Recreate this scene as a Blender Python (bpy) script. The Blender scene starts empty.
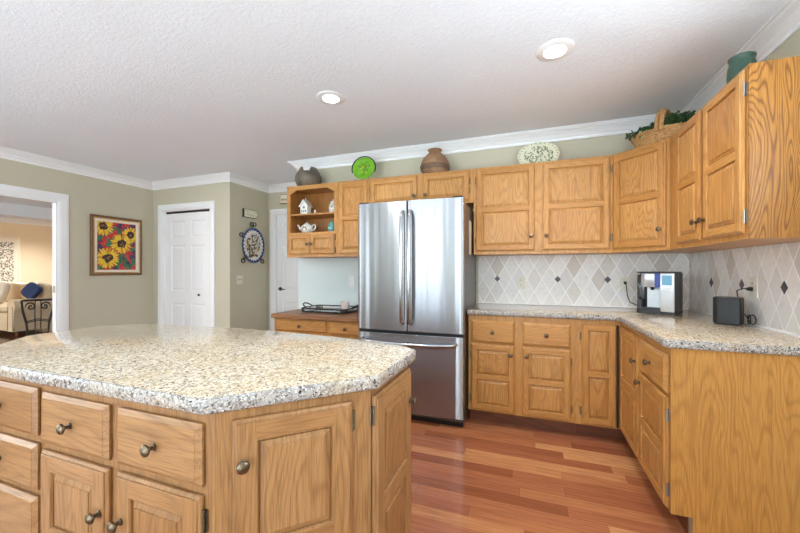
import bpy, bmesh, math, random
from mathutils import Vector, Matrix
random.seed(7)
PI = math.pi
R = math.radians
scene = bpy.context.scene
COL = scene.collection

# ------------------------------------------------------------------ camera, world, lights, exposure
cam_d = bpy.data.cameras.new('camera')
cam_d.sensor_width = 36.0
cam_d.lens = 350.0 / 800.0 * 36.0
cam_d.shift_x = 0.0
cam_d.shift_y = 3.5 / 800.0
cam_d.clip_start = 0.05
cam = bpy.data.objects.new('camera', cam_d)
COL.objects.link(cam)
cam.location = (0, 0, 1.235)
cam.rotation_euler = (R(90), 0, R(20.1))
scene.camera = cam

world = bpy.data.worlds.new('world')
scene.world = world
world.use_nodes = True
wn = world.node_tree.nodes['Background']
wn.inputs['Color'].default_value = (0.80, 0.90, 1.0, 1)
wn.inputs['Strength'].default_value = 1.6

def area_light(name, loc, rot, sx, sy, power, color=(1, 1, 1), shape='RECTANGLE'):
    l = bpy.data.lights.new(name, 'AREA')
    l.shape = shape
    l.size = sx
    l.size_y = sy
    l.energy = power
    l.color = color
    o = bpy.data.objects.new(name, l)
    COL.objects.link(o)
    o.location = loc
    o.rotation_euler = rot
    return o

DAY = (0.75, 0.90, 1.0)
# daylight through the windows of the wall behind the camera, and of the breakfast side
area_light('daylight_patio_door', (-2.35, -3.98, 1.12), (R(125), 0, 0), 1.7, 2.0, 52, DAY)
area_light('daylight_window', (-0.05, -3.98, 1.50), (R(125), 0, 0), 1.5, 1.3, 54, DAY)
area_light('daylight_side_window', (-5.13, -1.6, 1.50), (R(125), 0, R(-90)), 2.2, 1.4, 50, DAY)
kl = area_light('added_ceiling_fill', (1.20, 0.75, 1.62), (R(124), 0, R(90)), 1.5, 1.0, 26, DAY)  # added light at an assumed out-of-view window, tilted up to brighten the ceiling
kl.data.spread = R(165)
sun_d = bpy.data.lights.new('sun', 'SUN')
sun_d.energy = 38.0
sun_d.angle = R(1.5)
sun_d.color = (0.78, 0.91, 1.0)
sun = bpy.data.objects.new('sun', sun_d)
COL.objects.link(sun)
sun.rotation_euler = (R(42), 0, R(8))
# living room window light
area_light('daylight_living_room', (-9.0, -1.95, 1.5), (R(90), 0, 0), 3.2, 1.6, 130, (1.0, 0.97, 0.93))

vs = scene.view_settings
vs.view_transform = 'Standard'
vs.look = 'None'
vs.exposure = 0.53
vs.gamma = 1.0
vs.use_curve_mapping = False
cy = scene.cycles
cy.use_denoising = True
cy.max_bounces = 10
cy.diffuse_bounces = 8
cy.glossy_bounces = 4
cy.sample_clamp_indirect = 6.0
cy.caustics_reflective = False
cy.caustics_refractive = False

# ------------------------------------------------------------------ materials
def lin(r, g, b):
    f = lambda c: (c / 255.0) / 12.92 if c / 255.0 <= 0.04045 else ((c / 255.0 + 0.055) / 1.055) ** 2.4
    return (f(r), f(g), f(b), 1.0)

class NT:
    def __init__(s, name):
        s.m = bpy.data.materials.new(name)
        s.m.use_nodes = True
        s.t = s.m.node_tree
        s.b = s.t.nodes['Principled BSDF']
    def n(s, typ, **kw):
        nd = s.t.nodes.new(typ)
        for k, v in kw.items():
            setattr(nd, k, v)
        return nd
    def l(s, a, b):
        s.t.links.new(a, b)
    def math(s, op, a, b=None, c=None):
        nd = s.n('ShaderNodeMath', operation=op)
        for i, v in enumerate((a, b, c)):
            if v is None:
                continue
            if isinstance(v, (int, float)):
                nd.inputs[i].default_value = v
            else:
                s.l(v, nd.inputs[i])
        return nd.outputs[0]
    def mix(s, fac, a, b, blend='MIX'):
        nd = s.n('ShaderNodeMix', data_type='RGBA', blend_type=blend)
        for i, v in ((0, fac), (6, a), (7, b)):
            if isinstance(v, (int, float)):
                nd.inputs[i].default_value = v
            elif isinstance(v, tuple):
                nd.inputs[i].default_value = v
            else:
                s.l(v, nd.inputs[i])
        return nd.outputs[2]
    def noise(s, vec, scale, detail=2.0, rough=0.5, dist=0.0):
        nd = s.n('ShaderNodeTexNoise')
        nd.inputs['Scale'].default_value = scale
        nd.inputs['Detail'].default_value = detail
        nd.inputs['Roughness'].default_value = rough
        nd.inputs['Distortion'].default_value = dist
        if vec is not None:
            s.l(vec, nd.inputs['Vector'])
        return nd.outputs['Fac']
    def ramp(s, fac, stops, interp='LINEAR'):
        nd = s.n('ShaderNodeValToRGB')
        cr = nd.color_ramp
        cr.interpolation = interp
        while len(cr.elements) < len(stops):
            cr.elements.new(0.5)
        for e, (p, c) in zip(cr.elements, stops):
            e.position = p
            e.color = c
        s.l(fac, nd.inputs['Fac'])
        return nd.outputs['Color']
    def obj(s):
        return s.n('ShaderNodeTexCoord').outputs['Object']
    def mapping(s, vec, scale, loc=None):
        nd = s.n('ShaderNodeMapping')
        nd.inputs['Scale'].default_value = scale
        s.l(vec, nd.inputs['Vector'])
        if loc is not None:
            s.l(loc, nd.inputs['Location'])
        return nd.outputs['Vector']
    def rnd_vec(s, mul):
        r = s.n('ShaderNodeObjectInfo').outputs['Random']
        nd = s.n('ShaderNodeCombineXYZ')
        s.l(s.math('MULTIPLY', r, mul), nd.inputs[0])
        s.l(s.math('MULTIPLY', r, mul * 0.63), nd.inputs[1])
        s.l(s.math('MULTIPLY', r, mul * 1.7), nd.inputs[2])
        return nd.outputs[0], r
    def bump(s, h, strength, dist=0.01):
        nd = s.n('ShaderNodeBump')
        nd.inputs['Strength'].default_value = strength
        nd.inputs['Distance'].default_value = dist
        s.l(h, nd.inputs['Height'])
        s.l(nd.outputs[0], s.b.inputs['Normal'])
    def set(s, **kw):
        for k, v in kw.items():
            k = k.replace('_', ' ')
            if k in s.b.inputs:
                if isinstance(v, (int, float, tuple)):
                    s.b.inputs[k].default_value = v
                else:
                    s.l(v, s.b.inputs[k])
        return s.m

def plain(name, rgb, rough=0.5, metal=0.0, vary=0.06, scale=30.0, **kw):
    t = NT(name)
    c = lin(*rgb)
    d = tuple(x * (1 - vary) for x in c[:3]) + (1,)
    n = t.noise(t.obj(), scale, 3)
    col = t.ramp(n, [(0.3, d), (0.7, c)])
    t.set(Base_Color=col, Roughness=rough, Metallic=metal, **kw)
    return t.m

def oak(name, light, mid, dark, axis='Z', bold=0.45, K=34.0, sc=4.5, ys=0.25):
    t = NT(name)
    off, rnd = t.rnd_vec(23.0)
    o = t.obj()
    ad = t.n('ShaderNodeVectorMath', operation='ADD')
    t.l(o, ad.inputs[0]); t.l(off, ad.inputs[1])
    a = 0.17
    scl = {'Z': (1, ys, a), 'X': (a, ys, 1), 'Y': (1, a, 1)}[axis]
    p = {'Z': (1, 1, 0.025), 'X': (0.025, 1, 1), 'Y': (1, 0.025, 1)}[axis]
    v = t.mapping(ad.outputs[0], scl)
    n1 = t.noise(v, sc, 2.0, 0.45, 0.25)
    rings = t.math('MULTIPLY_ADD', t.math('SINE', t.math('MULTIPLY', n1, K * 2.2)), 0.5, 0.5)
    rings = t.math('POWER', rings, 3.0)
    vp = t.mapping(ad.outputs[0], p)
    pores = t.noise(vp, 420.0, 2.0, 0.6)
    wide = t.noise(vp, 60.0, 2.0, 0.5)
    broad = t.noise(v, 2.2, 1.0)
    base = t.ramp(t.math('MULTIPLY_ADD', rnd, 0.35, t.math('MULTIPLY', broad, 0.65)), [(0.25, lin(*mid)), (0.65, lin(*light))])
    f1 = t.math('MULTIPLY', rings, bold)
    c1 = t.mix(f1, base, lin(*dark))
    pm = t.math('MULTIPLY', t.math('SUBTRACT', 0.54, pores), 2.4)
    pm = t.math('MAXIMUM', pm, 0.0)
    c2 = t.mix(pm, c1, lin(*dark))
    wm = t.math('MULTIPLY', t.math('MAXIMUM', t.math('SUBTRACT', 0.5, wide), 0.0), 1.1)
    c3 = t.mix(wm, c2, lin(*dark))
    t.set(Base_Color=c3, Roughness=0.36, Specular_IOR_Level=0.4)
    t.bump(pores, 0.06, 0.002)
    return t.m

M = {}
OL, OM, OD = (203, 149, 84), (191, 134, 69), (130, 79, 34)
M['oak_v'] = oak('oak_vertical_grain', OL, OM, OD, 'Z', 0.28, 75)
M['oak_h'] = oak('oak_horizontal_grain', OL, OM, OD, 'X', 0.28, 75)
M['oak_panel'] = oak('oak_raised_panel', (206, 153, 88), (193, 136, 71), (124, 74, 32), 'Z', 0.38, 85, 5.0)
IL, IM, ID = (170, 126, 82), (156, 111, 68), (100, 63, 33)  # tanner island oak, also darkened in colour to imitate its dimmer light
M['isl_v'] = oak('island_oak_dimmed_vertical_grain', IL, IM, ID, 'Z', 0.28, 75)
M['isl_h'] = oak('island_oak_dimmed_horizontal_grain', IL, IM, ID, 'X', 0.30, 75)
M['isl_panel'] = oak('island_oak_dimmed_raised_panel', IL, IM, ID, 'Z', 0.36, 85, 5.0)
M['oak_bold'] = oak('oak_bold_plywood', (192, 137, 68), (178, 121, 54), (98, 55, 20), 'Z', 0.72, 110, 6.0, 1.0)
M['oak_inside'] = oak('oak_interior', (190, 135, 76), (175, 120, 64), (140, 88, 42), 'Z', 0.3)
M['oak_ply'] = oak('oak_base_plywood', (196, 141, 71), (184, 128, 60), (134, 83, 36), 'Z', 0.34, 75, 5.0, 1.0)
M['desk_top'] = oak('oak_desk_top', (158, 108, 70), (144, 94, 58), (100, 62, 36), 'X', 0.3)
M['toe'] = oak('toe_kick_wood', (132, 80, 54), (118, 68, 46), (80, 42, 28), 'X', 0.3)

def wall_mat(name, rgb, bump=0.10):
    t = NT(name)
    o = t.n('ShaderNodeNewGeometry').outputs['Position']
    n = t.noise(o, 2.0, 2)
    c = lin(*rgb)
    t.set(Base_Color=t.ramp(n, [(0.3, tuple(x * 0.97 for x in c[:3]) + (1,)), (0.7, c)]), Roughness=0.75)
    t.bump(t.noise(o, 160.0, 3), bump, 0.003)
    return t.m
M['wall'] = wall_mat('greige_wall_paint', (196, 190, 168))
M['wall_blue'] = wall_mat('pale_blue_wall_paint', (214, 224, 222))
M['wall_beige'] = wall_mat('beige_wall_paint', (232, 212, 180))
M['white'] = plain('white_trim_paint', (240, 240, 240), 0.4, vary=0.02)
t = NT('ceiling_knockdown')
o = t.n('ShaderNodeNewGeometry').outputs['Position']
n = t.noise(o, 55.0, 4, 0.6, 0.6)
h = t.ramp(n, [(0.45, (0, 0, 0, 1)), (0.58, (1, 1, 1, 1))])
t.set(Base_Color=t.ramp(t.noise(o, 1.2, 2), [(0.3, lin(234, 238, 243)), (0.7, lin(238, 242, 247))]), Roughness=0.9)
t.bump(h, 0.30, 0.004)
M['ceiling'] = t.m

# granite
def granite(name, edge=False):
    t = NT(name)
    o = t.n('ShaderNodeNewGeometry').outputs['Position']
    wv = t.n('ShaderNodeTexNoise'); wv.inputs['Scale'].default_value = 40
    t.l(o, wv.inputs['Vector'])
    ad = t.n('ShaderNodeVectorMath', operation='MULTIPLY_ADD')
    t.l(wv.outputs['Color'], ad.inputs[0]); ad.inputs[1].default_value = (0.02, 0.02, 0.02); t.l(o, ad.inputs[2])
    def cells(scale):
        v = t.n('ShaderNodeTexVoronoi'); v.inputs['Scale'].default_value = scale
        t.l(ad.outputs[0], v.inputs['Vector'])
        s_ = t.n('ShaderNodeSeparateColor'); t.l(v.outputs['Color'], s_.inputs[0])
        return s_.outputs
    a = cells(150.0)
    if edge:
        st = [(0.0, lin(176, 173, 170)), (0.34, lin(160, 156, 155)), (0.56, lin(132, 128, 128)), (0.72, lin(178, 170, 160)), (0.88, lin(104, 98, 98)), (0.95, lin(58, 52, 52))]
    else:
        st = [(0.0, lin(226, 216, 197)), (0.30, lin(217, 203, 177)), (0.50, lin(204, 186, 156)), (0.62, lin(230, 224, 214)), (0.74, lin(188, 170, 146)), (0.87, lin(146, 130, 116)), (0.955, lin(88, 72, 62))]
    c = t.ramp(a[0], st, 'CONSTANT')
    b = cells(260.0)
    dk = t.math('GREATER_THAN', b[1], 0.89)
    c = t.mix(t.math('MULTIPLY', dk, 0.65), c, lin(96, 80, 68))
    wh = t.math('GREATER_THAN', b[2], 0.86)
    c = t.mix(t.math('MULTIPLY', wh, 0.6), c, lin(246, 240, 228))
    big = t.noise(o, 7.0, 3)
    c = t.mix(t.math('MULTIPLY', t.math('MAXIMUM', t.math('SUBTRACT', big, 0.45), 0.0), 1.4), c, lin(206, 180, 138))
    pat = t.noise(ad.outputs[0], 46.0, 3, 0.6)
    c = t.mix(t.math('MINIMUM', t.math('MULTIPLY', t.math('MAXIMUM', t.math('SUBTRACT', pat, 0.56), 0.0), 5.0), 0.42), c, lin(150, 130, 106) if not edge else lin(120, 112, 110))
    c = t.mix(1.0, c, (.94, .91, .86, 1) if not edge else (.90, .89, .88, 1), 'MULTIPLY')
    t.set(Base_Color=c, Roughness=0.06 if not edge else 0.25, Specular_IOR_Level=0.5)
    if edge:
        t.bump(t.noise(o, 60.0, 3), 0.6, 0.008)
    return t.m
M['granite'] = granite('speckled_granite')
M['granite_edge'] = granite('chiselled_granite_edge', True)

# wood floor: planks along X
def plank_floor(name, cols, L=0.95, W=0.084):
    t = NT(name)
    o = t.n('ShaderNodeNewGeometry').outputs['Position']
    s = t.n('ShaderNodeSeparateXYZ'); t.l(o, s.inputs[0])
    yr = t.math('DIVIDE', s.outputs[1], W)
    row = t.math('FLOOR', yr)
    w1 = t.n('ShaderNodeTexWhiteNoise', noise_dimensions='1D'); t.l(row, w1.inputs['W'])
    xr = t.math('ADD', t.math('DIVIDE', s.outputs[0], L), t.math('MULTIPLY', w1.outputs[0], 7.3))
    cell = t.math('FLOOR', xr)
    cmb = t.n('ShaderNodeCombineXYZ'); t.l(row, cmb.inputs[0]); t.l(cell, cmb.inputs[1])
    w2 = t.n('ShaderNodeTexWhiteNoise', noise_dimensions='2D'); t.l(cmb.outputs[0], w2.inputs['Vector'])
    c = t.ramp(w2.outputs[0], cols)
    off = t.n('ShaderNodeVectorMath', operation='MULTIPLY_ADD')
    t.l(w2.outputs['Color'], off.inputs[0]); off.inputs[1].default_value = (9, 9, 9); t.l(o, off.inputs[2])
    v = t.mapping(off.outputs[0], (0.05, 1, 1))
    g = t.noise(v, 90.0, 4, 0.6)
    c = t.mix(t.math('MULTIPLY', t.math('MAXIMUM', t.math('SUBTRACT', 0.58, g), 0.0), 1.6), c, lin(88, 46, 28))
    fy = t.math('FRACT', yr); fx = t.math('FRACT', xr)
    gy = t.math('LESS_THAN', fy, 0.018); gx = t.math('LESS_THAN', fx, 0.002)
    gap = t.math('MAXIMUM', gy, gx)
    c = t.mix(t.math('MULTIPLY', gap, 0.6), c, lin(70, 36, 22))
    t.set(Base_Color=c, Roughness=0.17, Specular_IOR_Level=0.5)
    t.bump(t.noise(v, 30.0, 2), 0.03, 0.004)
    return t.m
M['floor'] = plank_floor('cherry_plank_floor', [(0.0, lin(146, 83, 55)), (0.35, lin(164, 98, 66)), (0.65, lin(176, 109, 74)), (0.88, lin(188, 121, 80)), (1.0, lin(220, 160, 108))])
M['floor_dark'] = plank_floor('dark_plank_floor', [(0.0, lin(62, 36, 26)), (1.0, lin(98, 60, 42))])

M['bounce_floor'] = plain('pale_bounce_floor', (232, 234, 238), 0.5, vary=0.04)  # made pale so the unseen floor throws neutral light upward
# diamond tiles: u is the horizontal axis index (0=X, 1=Y)
def diamond(name, ax, u0, z0, W, H):
    t = NT(name)
    o = t.n('ShaderNodeNewGeometry').outputs['Position']
    s = t.n('ShaderNodeSeparateXYZ'); t.l(o, s.inputs[0])
    u = t.math('DIVIDE', t.math('SUBTRACT', s.outputs[ax], u0), W)
    v = t.math('DIVIDE', t.math('SUBTRACT', s.outputs[2], z0), H)
    a = t.math('ADD', u, v); b = t.math('SUBTRACT', u, v)
    fa, fb = t.math('FRACT', a), t.math('FRACT', b)
    cmb = t.n('ShaderNodeCombineXYZ'); t.l(t.math('FLOOR', a), cmb.inputs[0]); t.l(t.math('FLOOR', b), cmb.inputs[1])
    w = t.n('ShaderNodeTexWhiteNoise', noise_dimensions='2D'); t.l(cmb.outputs[0], w.inputs['Vector'])
    c = t.ramp(w.outputs[0], [(0.0, lin(216, 209, 201)), (0.35, lin(228, 224, 219)), (0.6, lin(236, 233, 230)), (0.85, lin(222, 218, 216)), (1.0, lin(208, 200, 192))])
    n = t.noise(o, 26.0, 4, 0.6)
    c = t.mix(t.math('MULTIPLY', t.math('MAXIMUM', t.math('SUBTRACT', n, 0.5), 0.0), 1.3), c, lin(184, 176, 168))
    e = 0.028
    def edge(f):
        return t.math('MAXIMUM', t.math('LESS_THAN', f, e), t.math('GREATER_THAN', f, 1 - e))
    g = t.math('MAXIMUM', edge(fa), edge(fb))
    c = t.mix(g, c, lin(248, 247, 244))
    t.set(Base_Color=c, Roughness=0.42)
    t.bump(t.math('SUBTRACT', 1.0, g), 0.25, 0.002)
    return t.m
ZI = 1.152
M['tile_back'] = diamond('diamond_tile_back', 0, 0.2515, ZI, 0.132, 0.235)
M['tile_right'] = diamond('diamond_tile_right', 1, 2.724, ZI, 0.126, 0.235)
M['accent'] = plain('slate_accent_tile', (92, 86, 92), 0.4, vary=0.25, scale=60)

def steel(name, rgb=(172, 173, 176), rough=0.27, aniso=0.96, wav=0.45):
    t = NT(name)
    o = t.obj()
    v = t.mapping(o, (1.2, 1.2, 520.0))
    n = t.noise(v, 3.0, 2)
    t.set(Base_Color=t.ramp(n, [(0.3, lin(*[c - 8 for c in rgb])), (0.7, lin(*rgb))]), Metallic=1.0, Roughness=rough)
    t.b.inputs['Anisotropic'].default_value = aniso
    t.b.inputs['Anisotropic Rotation'].default_value = 0.25
    tg = t.n('ShaderNodeTangent', direction_type='RADIAL', axis='Z')
    t.l(tg.outputs[0], t.b.inputs['Tangent'])
    if wav:
        w = t.noise(t.mapping(o, (11.0, 0.0, 0.22)), 1.0, 1.0)
        t.bump(w, wav, 0.012)
    return t.m
M['steel'] = steel('brushed_stainless_steel')
M['steel_handle'] = steel('polished_steel_handle', (190, 191, 194), 0.18, 0.0, 0)
M['fridge_side'] = plain('grey_refrigerator_side', (104, 100, 98), 0.38, 0.3)
M['dark'] = plain('black_plastic', (24, 24, 26), 0.38)
M['black_gloss'] = plain('black_satin_shell', (13, 13, 14), 0.45)
M['rubber'] = plain('black_cord_rubber', (18, 18, 19), 0.5)
M['bronze'] = plain('antique_bronze', (120, 104, 84), 0.32, 0.9, 0.3, 120)
M['hinge'] = plain('aged_hinge_metal', (128, 112, 88), 0.4, 0.85, 0.3, 90)
M['nickel'] = plain('nickel_hinge_metal', (168, 164, 154), 0.32, 0.9)
M['iron'] = plain('wrought_iron', (42, 37, 34), 0.5, 0.4)
M['almond'] = plain('almond_plate_plastic', (226, 220, 204), 0.4)
M['white_plastic'] = plain('white_plate_plastic', (232, 232, 230), 0.4)
M['slot'] = plain('dark_slot', (40, 36, 34), 0.6)
M['silver_plastic'] = plain('silver_plastic', (206, 208, 212), 0.28, 0.55)
M['silver_light'] = plain('pale_silver_panel', (222, 224, 226), 0.3, 0.3)
M['charcoal'] = plain('charcoal_plastic', (58, 58, 62), 0.4)
M['terracotta'] = None

def emit(name, rgb, strength):
    t = NT(name)
    t.set(Base_Color=(0.03, 0.03, 0.03, 1), Roughness=0.6, Emission_Color=lin(*rgb), Emission_Strength=strength)
    return t.m
M['lens'] = emit('lit_lamp_lens', (255, 246, 232), 14.0)
M['screen'] = emit('lit_blue_screen', (130, 200, 235), 0.5)
M['blue_glow'] = emit('lit_blue_window', (70, 100, 205), 0.35)

def glass(name, rgb=(235, 240, 240), rough=0.02):
    t = NT(name)
    t.set(Base_Color=lin(*rgb), Roughness=rough, Transmission_Weight=1.0, IOR=1.45)
    return t.m
M['glass'] = glass('clear_glass')
t = NT('thin_jar_glass')
M['jar_glass'] = t.set(Base_Color=lin(236, 232, 228), Roughness=.08, Alpha=.35)
M['smoke'] = glass('smoky_clear_plastic', (176, 172, 170), 0.08)

# ------------------------------------------------------------------ mesh helpers
class MB:
    def __init__(s):
        s.v, s.f, s.m = [], [], []
    def add(s, vs_, fs, mat=0):
        b = len(s.v)
        s.v += [tuple(v) for v in vs_]
        for f in fs:
            s.f.append(tuple(i + b for i in f))
            s.m.append(mat)
        return s
    def box(s, x0, x1, y0, y1, z0, z1, mat=0, c=0.0):
        if c <= 0:
            v = [(x, y, z) for z in (z0, z1) for y in (y0, y1) for x in (x0, x1)]
            return s.add(v, [(0, 2, 3, 1), (4, 5, 7, 6), (0, 1, 5, 4), (2, 6, 7, 3), (0, 4, 6, 2), (1, 3, 7, 5)], mat)
        bm = bmesh.new()
        bmesh.ops.create_cube(bm, size=1.0, matrix=Matrix.Translation(((x0 + x1) / 2, (y0 + y1) / 2, (z0 + z1) / 2)) @ Matrix.Diagonal((x1 - x0, y1 - y0, z1 - z0, 1)))
        bmesh.ops.bevel(bm, geom=bm.edges[:], offset=c, segments=2, profile=0.5, affect='EDGES')
        bm.verts.index_update()
        s.add([v.co[:] for v in bm.verts], [[v.index for v in f.verts] for f in bm.faces], mat)
        bm.free()
        return s
    def loops(s, rings, mat=0, cap0=False, cap1=True, closed=True):
        """rings: lists of equally many points; quads between consecutive rings"""
        b = len(s.v); n = len(rings[0])
        for r in rings:
            s.v += [tuple(p) for p in r]
        for k in range(len(rings) - 1):
            for i in range(n if closed else n - 1):
                j = (i + 1) % n
                s.f.append((b + k * n + i, b + k * n + j, b + (k + 1) * n + j, b + (k + 1) * n + i)); s.m.append(mat)
        if cap0:
            s.f.append(tuple(b + i for i in reversed(range(n)))); s.m.append(mat)
        if cap1:
            s.f.append(tuple(b + (len(rings) - 1) * n + i for i in range(n))); s.m.append(mat)
        return s
    def rect_loops(s, x0, x1, z0, z1, prof, mat=0, cap0=False, cap1=True):
        """prof: (inset, y)"""
        return s.loops([[(x0 + i, y, z0 + i), (x1 - i, y, z0 + i), (x1 - i, y, z1 - i), (x0 + i, y, z1 - i)] for i, y in prof], mat, cap0, cap1)
    def prism(s, poly, z0, z1, mat=0, side=None, c=0.0, caps=True):
        n = len(poly)
        if c > 0:
            ins = offset_poly(poly, -c)
            rings = [[(x, y, z0) for x, y in ins], [(x, y, z0 + c) for x, y in poly], [(x, y, z1 - c) for x, y in poly], [(x, y, z1 - c * .3) for x, y in offset_poly(poly, -c * .3)], [(x, y, z1) for x, y in ins]]
        else:
            rings = [[(x, y, z0) for x, y in poly], [(x, y, z1) for x, y in poly]]
        b = len(s.f)
        s.loops(rings, mat if side is None else side, False, False)
        if caps:
            q = len(s.v) - n * len(rings)
            s.f.append(tuple(q + i for i in reversed(range(n)))); s.m.append(mat)
            q = len(s.v) - n
            s.f.append(tuple(q + i for i in range(n))); s.m.append(mat)
        return s
    def lathe(s, prof, origin=(0, 0, 0), axis='Z', seg=24, mat=0, sx=1.0, sy=1.0, cap=True):
        """prof: (radius, height)"""
        rings = []
        for r, h in prof:
            ring = []
            for k in range(seg):
                a = 2 * PI * k / seg
                u, v = r * math.cos(a) * sx, r * math.sin(a) * sy
                if axis == 'Z': p = (u, v, h)
                elif axis == '-Y': p = (u, -h, v)
                elif axis == 'X': p = (h, u, v)
                else: p = (u, v, h)
                ring.append((p[0] + origin[0], p[1] + origin[1], p[2] + origin[2]))
            rings.append(ring)
        return s.loops(rings, mat, cap, cap)
    def tube(s, pts, r, seg=8, mat=0, closed=False):
        pts = [Vector(p) for p in pts]
        n = len(pts)
        rings = []
        prev = None
        for i, p in enumerate(pts):
            if closed:
                d = pts[(i + 1) % n] - pts[i - 1]
            else:
                d = pts[min(i + 1, n - 1)] - pts[max(i - 1, 0)]
            d.normalize()
            if prev is None:
                up = Vector((0, 0, 1)) if abs(d.z) < 0.9 else Vector((1, 0, 0))
                a = d.cross(up).normalized()
            else:
                a = (prev - d * prev.dot(d)).normalized()
            prev = a
            b = d.cross(a)
            rr = r[i] if isinstance(r, (list, tuple)) else r
            rings.append([p + a * rr * math.cos(2 * PI * k / seg) + b * rr * math.sin(2 * PI * k / seg) for k in range(seg)])
        if closed:
            rings.append(rings[0])
        return s.loops(rings, mat, not closed, not closed)
    def disc(s, cx, cz, y, rx, rz, seg=16, mat=0, rot=0.0):
        pts = []
        for k in range(seg):
            a = 2 * PI * k / seg
            u, w = rx * math.cos(a), rz * math.sin(a)
            pts.append((cx + u * math.cos(rot) - w * math.sin(rot), y, cz + u * math.sin(rot) + w * math.cos(rot)))
        s.add(pts, [tuple(range(seg))], mat)
        return s
    def xform(s, mat):
        s.v = [tuple(mat @ Vector(v)) for v in s.v]
        return s
    def build(s, name, mats, parent=None, smooth=False, angle=35):
        me = bpy.data.meshes.new(name)
        me.from_pydata(s.v, [], s.f)
        if not isinstance(mats, (list, tuple)):
            mats = [mats]
        for m in mats:
            me.materials.append(m)
        me.polygons.foreach_set('material_index', s.m)
        bm = bmesh.new(); bm.from_mesh(me)
        bmesh.ops.recalc_face_normals(bm, faces=bm.faces[:])
        bm.to_mesh(me); bm.free()
        if smooth:
            me.shade_smooth()
            me.set_sharp_from_angle(angle=R(angle))
        me.update()
        ob = bpy.data.objects.new(name, me)
        COL.objects.link(ob)
        if parent is not None:
            ob.parent = parent
        return ob

def offset_poly(poly, d):
    """positive d = outward for counter-clockwise polygons"""
    n = len(poly); out = []
    for i in range(n):
        p0, p1, p2 = Vector(poly[i - 1]), Vector(poly[i]), Vector(poly[(i + 1) % n])
        a = (p1 - p0).normalized(); b = (p2 - p1).normalized()
        na, nb = Vector((a.y, -a.x)), Vector((b.y, -b.x))
        m = (na + nb)
        m = m / max(0.2, (1 + na.dot(nb)))
        out.append(tuple(p1 + m * d))
    return out

def round_poly(poly, radii, seg=5):
    n = len(poly); out = []
    for i in range(n):
        r = radii[i] if isinstance(radii, (list, tuple)) else radii
        p = Vector(poly[i])
        if r <= 0:
            out.append(tuple(p)); continue
        a = (Vector(poly[i - 1]) - p); b = (Vector(poly[(i + 1) % n]) - p)
        la, lb = a.length, b.length
        a.normalize(); b.normalize()
        d = min(r, la * .49, lb * .49)
        A, B = p + a * d, p + b * d
        for k in range(seg + 1):
            t_ = k / seg
            out.append(tuple(A * (1 - t_) ** 2 + p * 2 * t_ * (1 - t_) + B * t_ ** 2))
    return out

def tag(o, label=None, cat=None, group=None, kind=None):
    if label: o['label'] = label
    if cat: o['category'] = cat
    if group: o['group'] = group
    if kind: o['kind'] = kind
    return o

def thing(name, label, cat, loc=(0, 0, 0), rz=0.0, group=None):
    o = bpy.data.objects.new(name, None)
    COL.objects.link(o)
    o.empty_display_size = 0.1
    o.location = loc
    o.rotation_euler = (0, 0, rz)
    return tag(o, label, cat, group)

def struct(name, mb, mats, parent=None, smooth=False):
    o = mb.build(name, mats, parent, smooth)
    if parent is None:
        o['kind'] = 'structure'
    return o

def local(root, x, y, z=0.0):
    m = Matrix.Translation(root.location) @ Matrix.Rotation(root.rotation_euler[2], 4, 'Z') @ Matrix.Diagonal((*root.scale, 1))
    return m.inverted() @ Vector((x, y, z))

# ------------------------------------------------------------------ the room
XR, YB, ZC = 1.235, 3.475, 2.50
XE = -2.55          # end of the kitchen's back wall
YF = 4.30           # recessed hall wall with the far door
XS = -3.70          # side of the closet
YC = 3.57           # closet front
XL = -5.15          # left wall
YN = -4.0           # wall behind the camera
T = 0.12
TL = 0.07
XW = -12.0          # living room far wall

struct('floor', MB().box(XL - T, XR + T, -1.0, YF + T, -0.1, 0.0), M['floor'])
struct('floor_unseen_bounce', MB().box(XL - T, XR + T, YN - T, -1.0, -0.1, 0.0), M['bounce_floor'])  # unseen floor area, pale to bounce sunlight onto the ceiling
struct('floor_living_room', MB().box(XW - T, XL - T, -2.1, 6.2, -0.1, 0.0), M['floor_dark'])
struct('ceiling', MB().box(XW - T, XR + T, YN - T, 6.3, ZC, ZC + 0.1), M['ceiling'])
VY0, VY1, VZ0, VZ1 = -.05, 1.55, 1.1, 2.15
struct('wall_right', MB().box(XR, XR + T, VY1, YB + T, 0, ZC).box(XR, XR + T, YN - T, VY0, 0, ZC).box(XR, XR + T, VY0, VY1, 0, VZ0).box(XR, XR + T, VY0, VY1, VZ1, ZC), M['wall'])
w = MB().box(-1.36, XR, YB, YB + T, 0, ZC, 0)
struct('wall_back', w, M['wall'])
struct('wall_back_alcove', MB().box(XE, -1.36, YB, YB + T, 0, 1.9, 1).box(XE, -1.36, YB, YB + T, 1.9, ZC, 0), [M['wall'], M['wall_blue']])
struct('wall_hall_right', MB().box(XE, XE + T, YB + T, YF, 0, ZC), M['wall'])
# far hall wall with door opening
DX0, DX1, DZ = -3.575, -2.76, 2.06
struct('wall_hall', MB().box(XS, DX0, YF, YF + T, 0, ZC).box(DX1, XE + T, YF, YF + T, 0, ZC).box(DX0, DX1, YF, YF + T, DZ, ZC), M['wall'])
struct('wall_closet_side', MB().box(XS - T, XS, YC, YF + T, 0, ZC), M['wall'])
CX0, CX1, CZ = -4.955, -4.045, 2.085
struct('wall_closet', MB().box(XL, CX0, YC, YC + T, 0, ZC).box(CX1, XS - T, YC, YC + T, 0, ZC).box(CX0, CX1, YC, YC + T, CZ, ZC), M['wall'])
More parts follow.
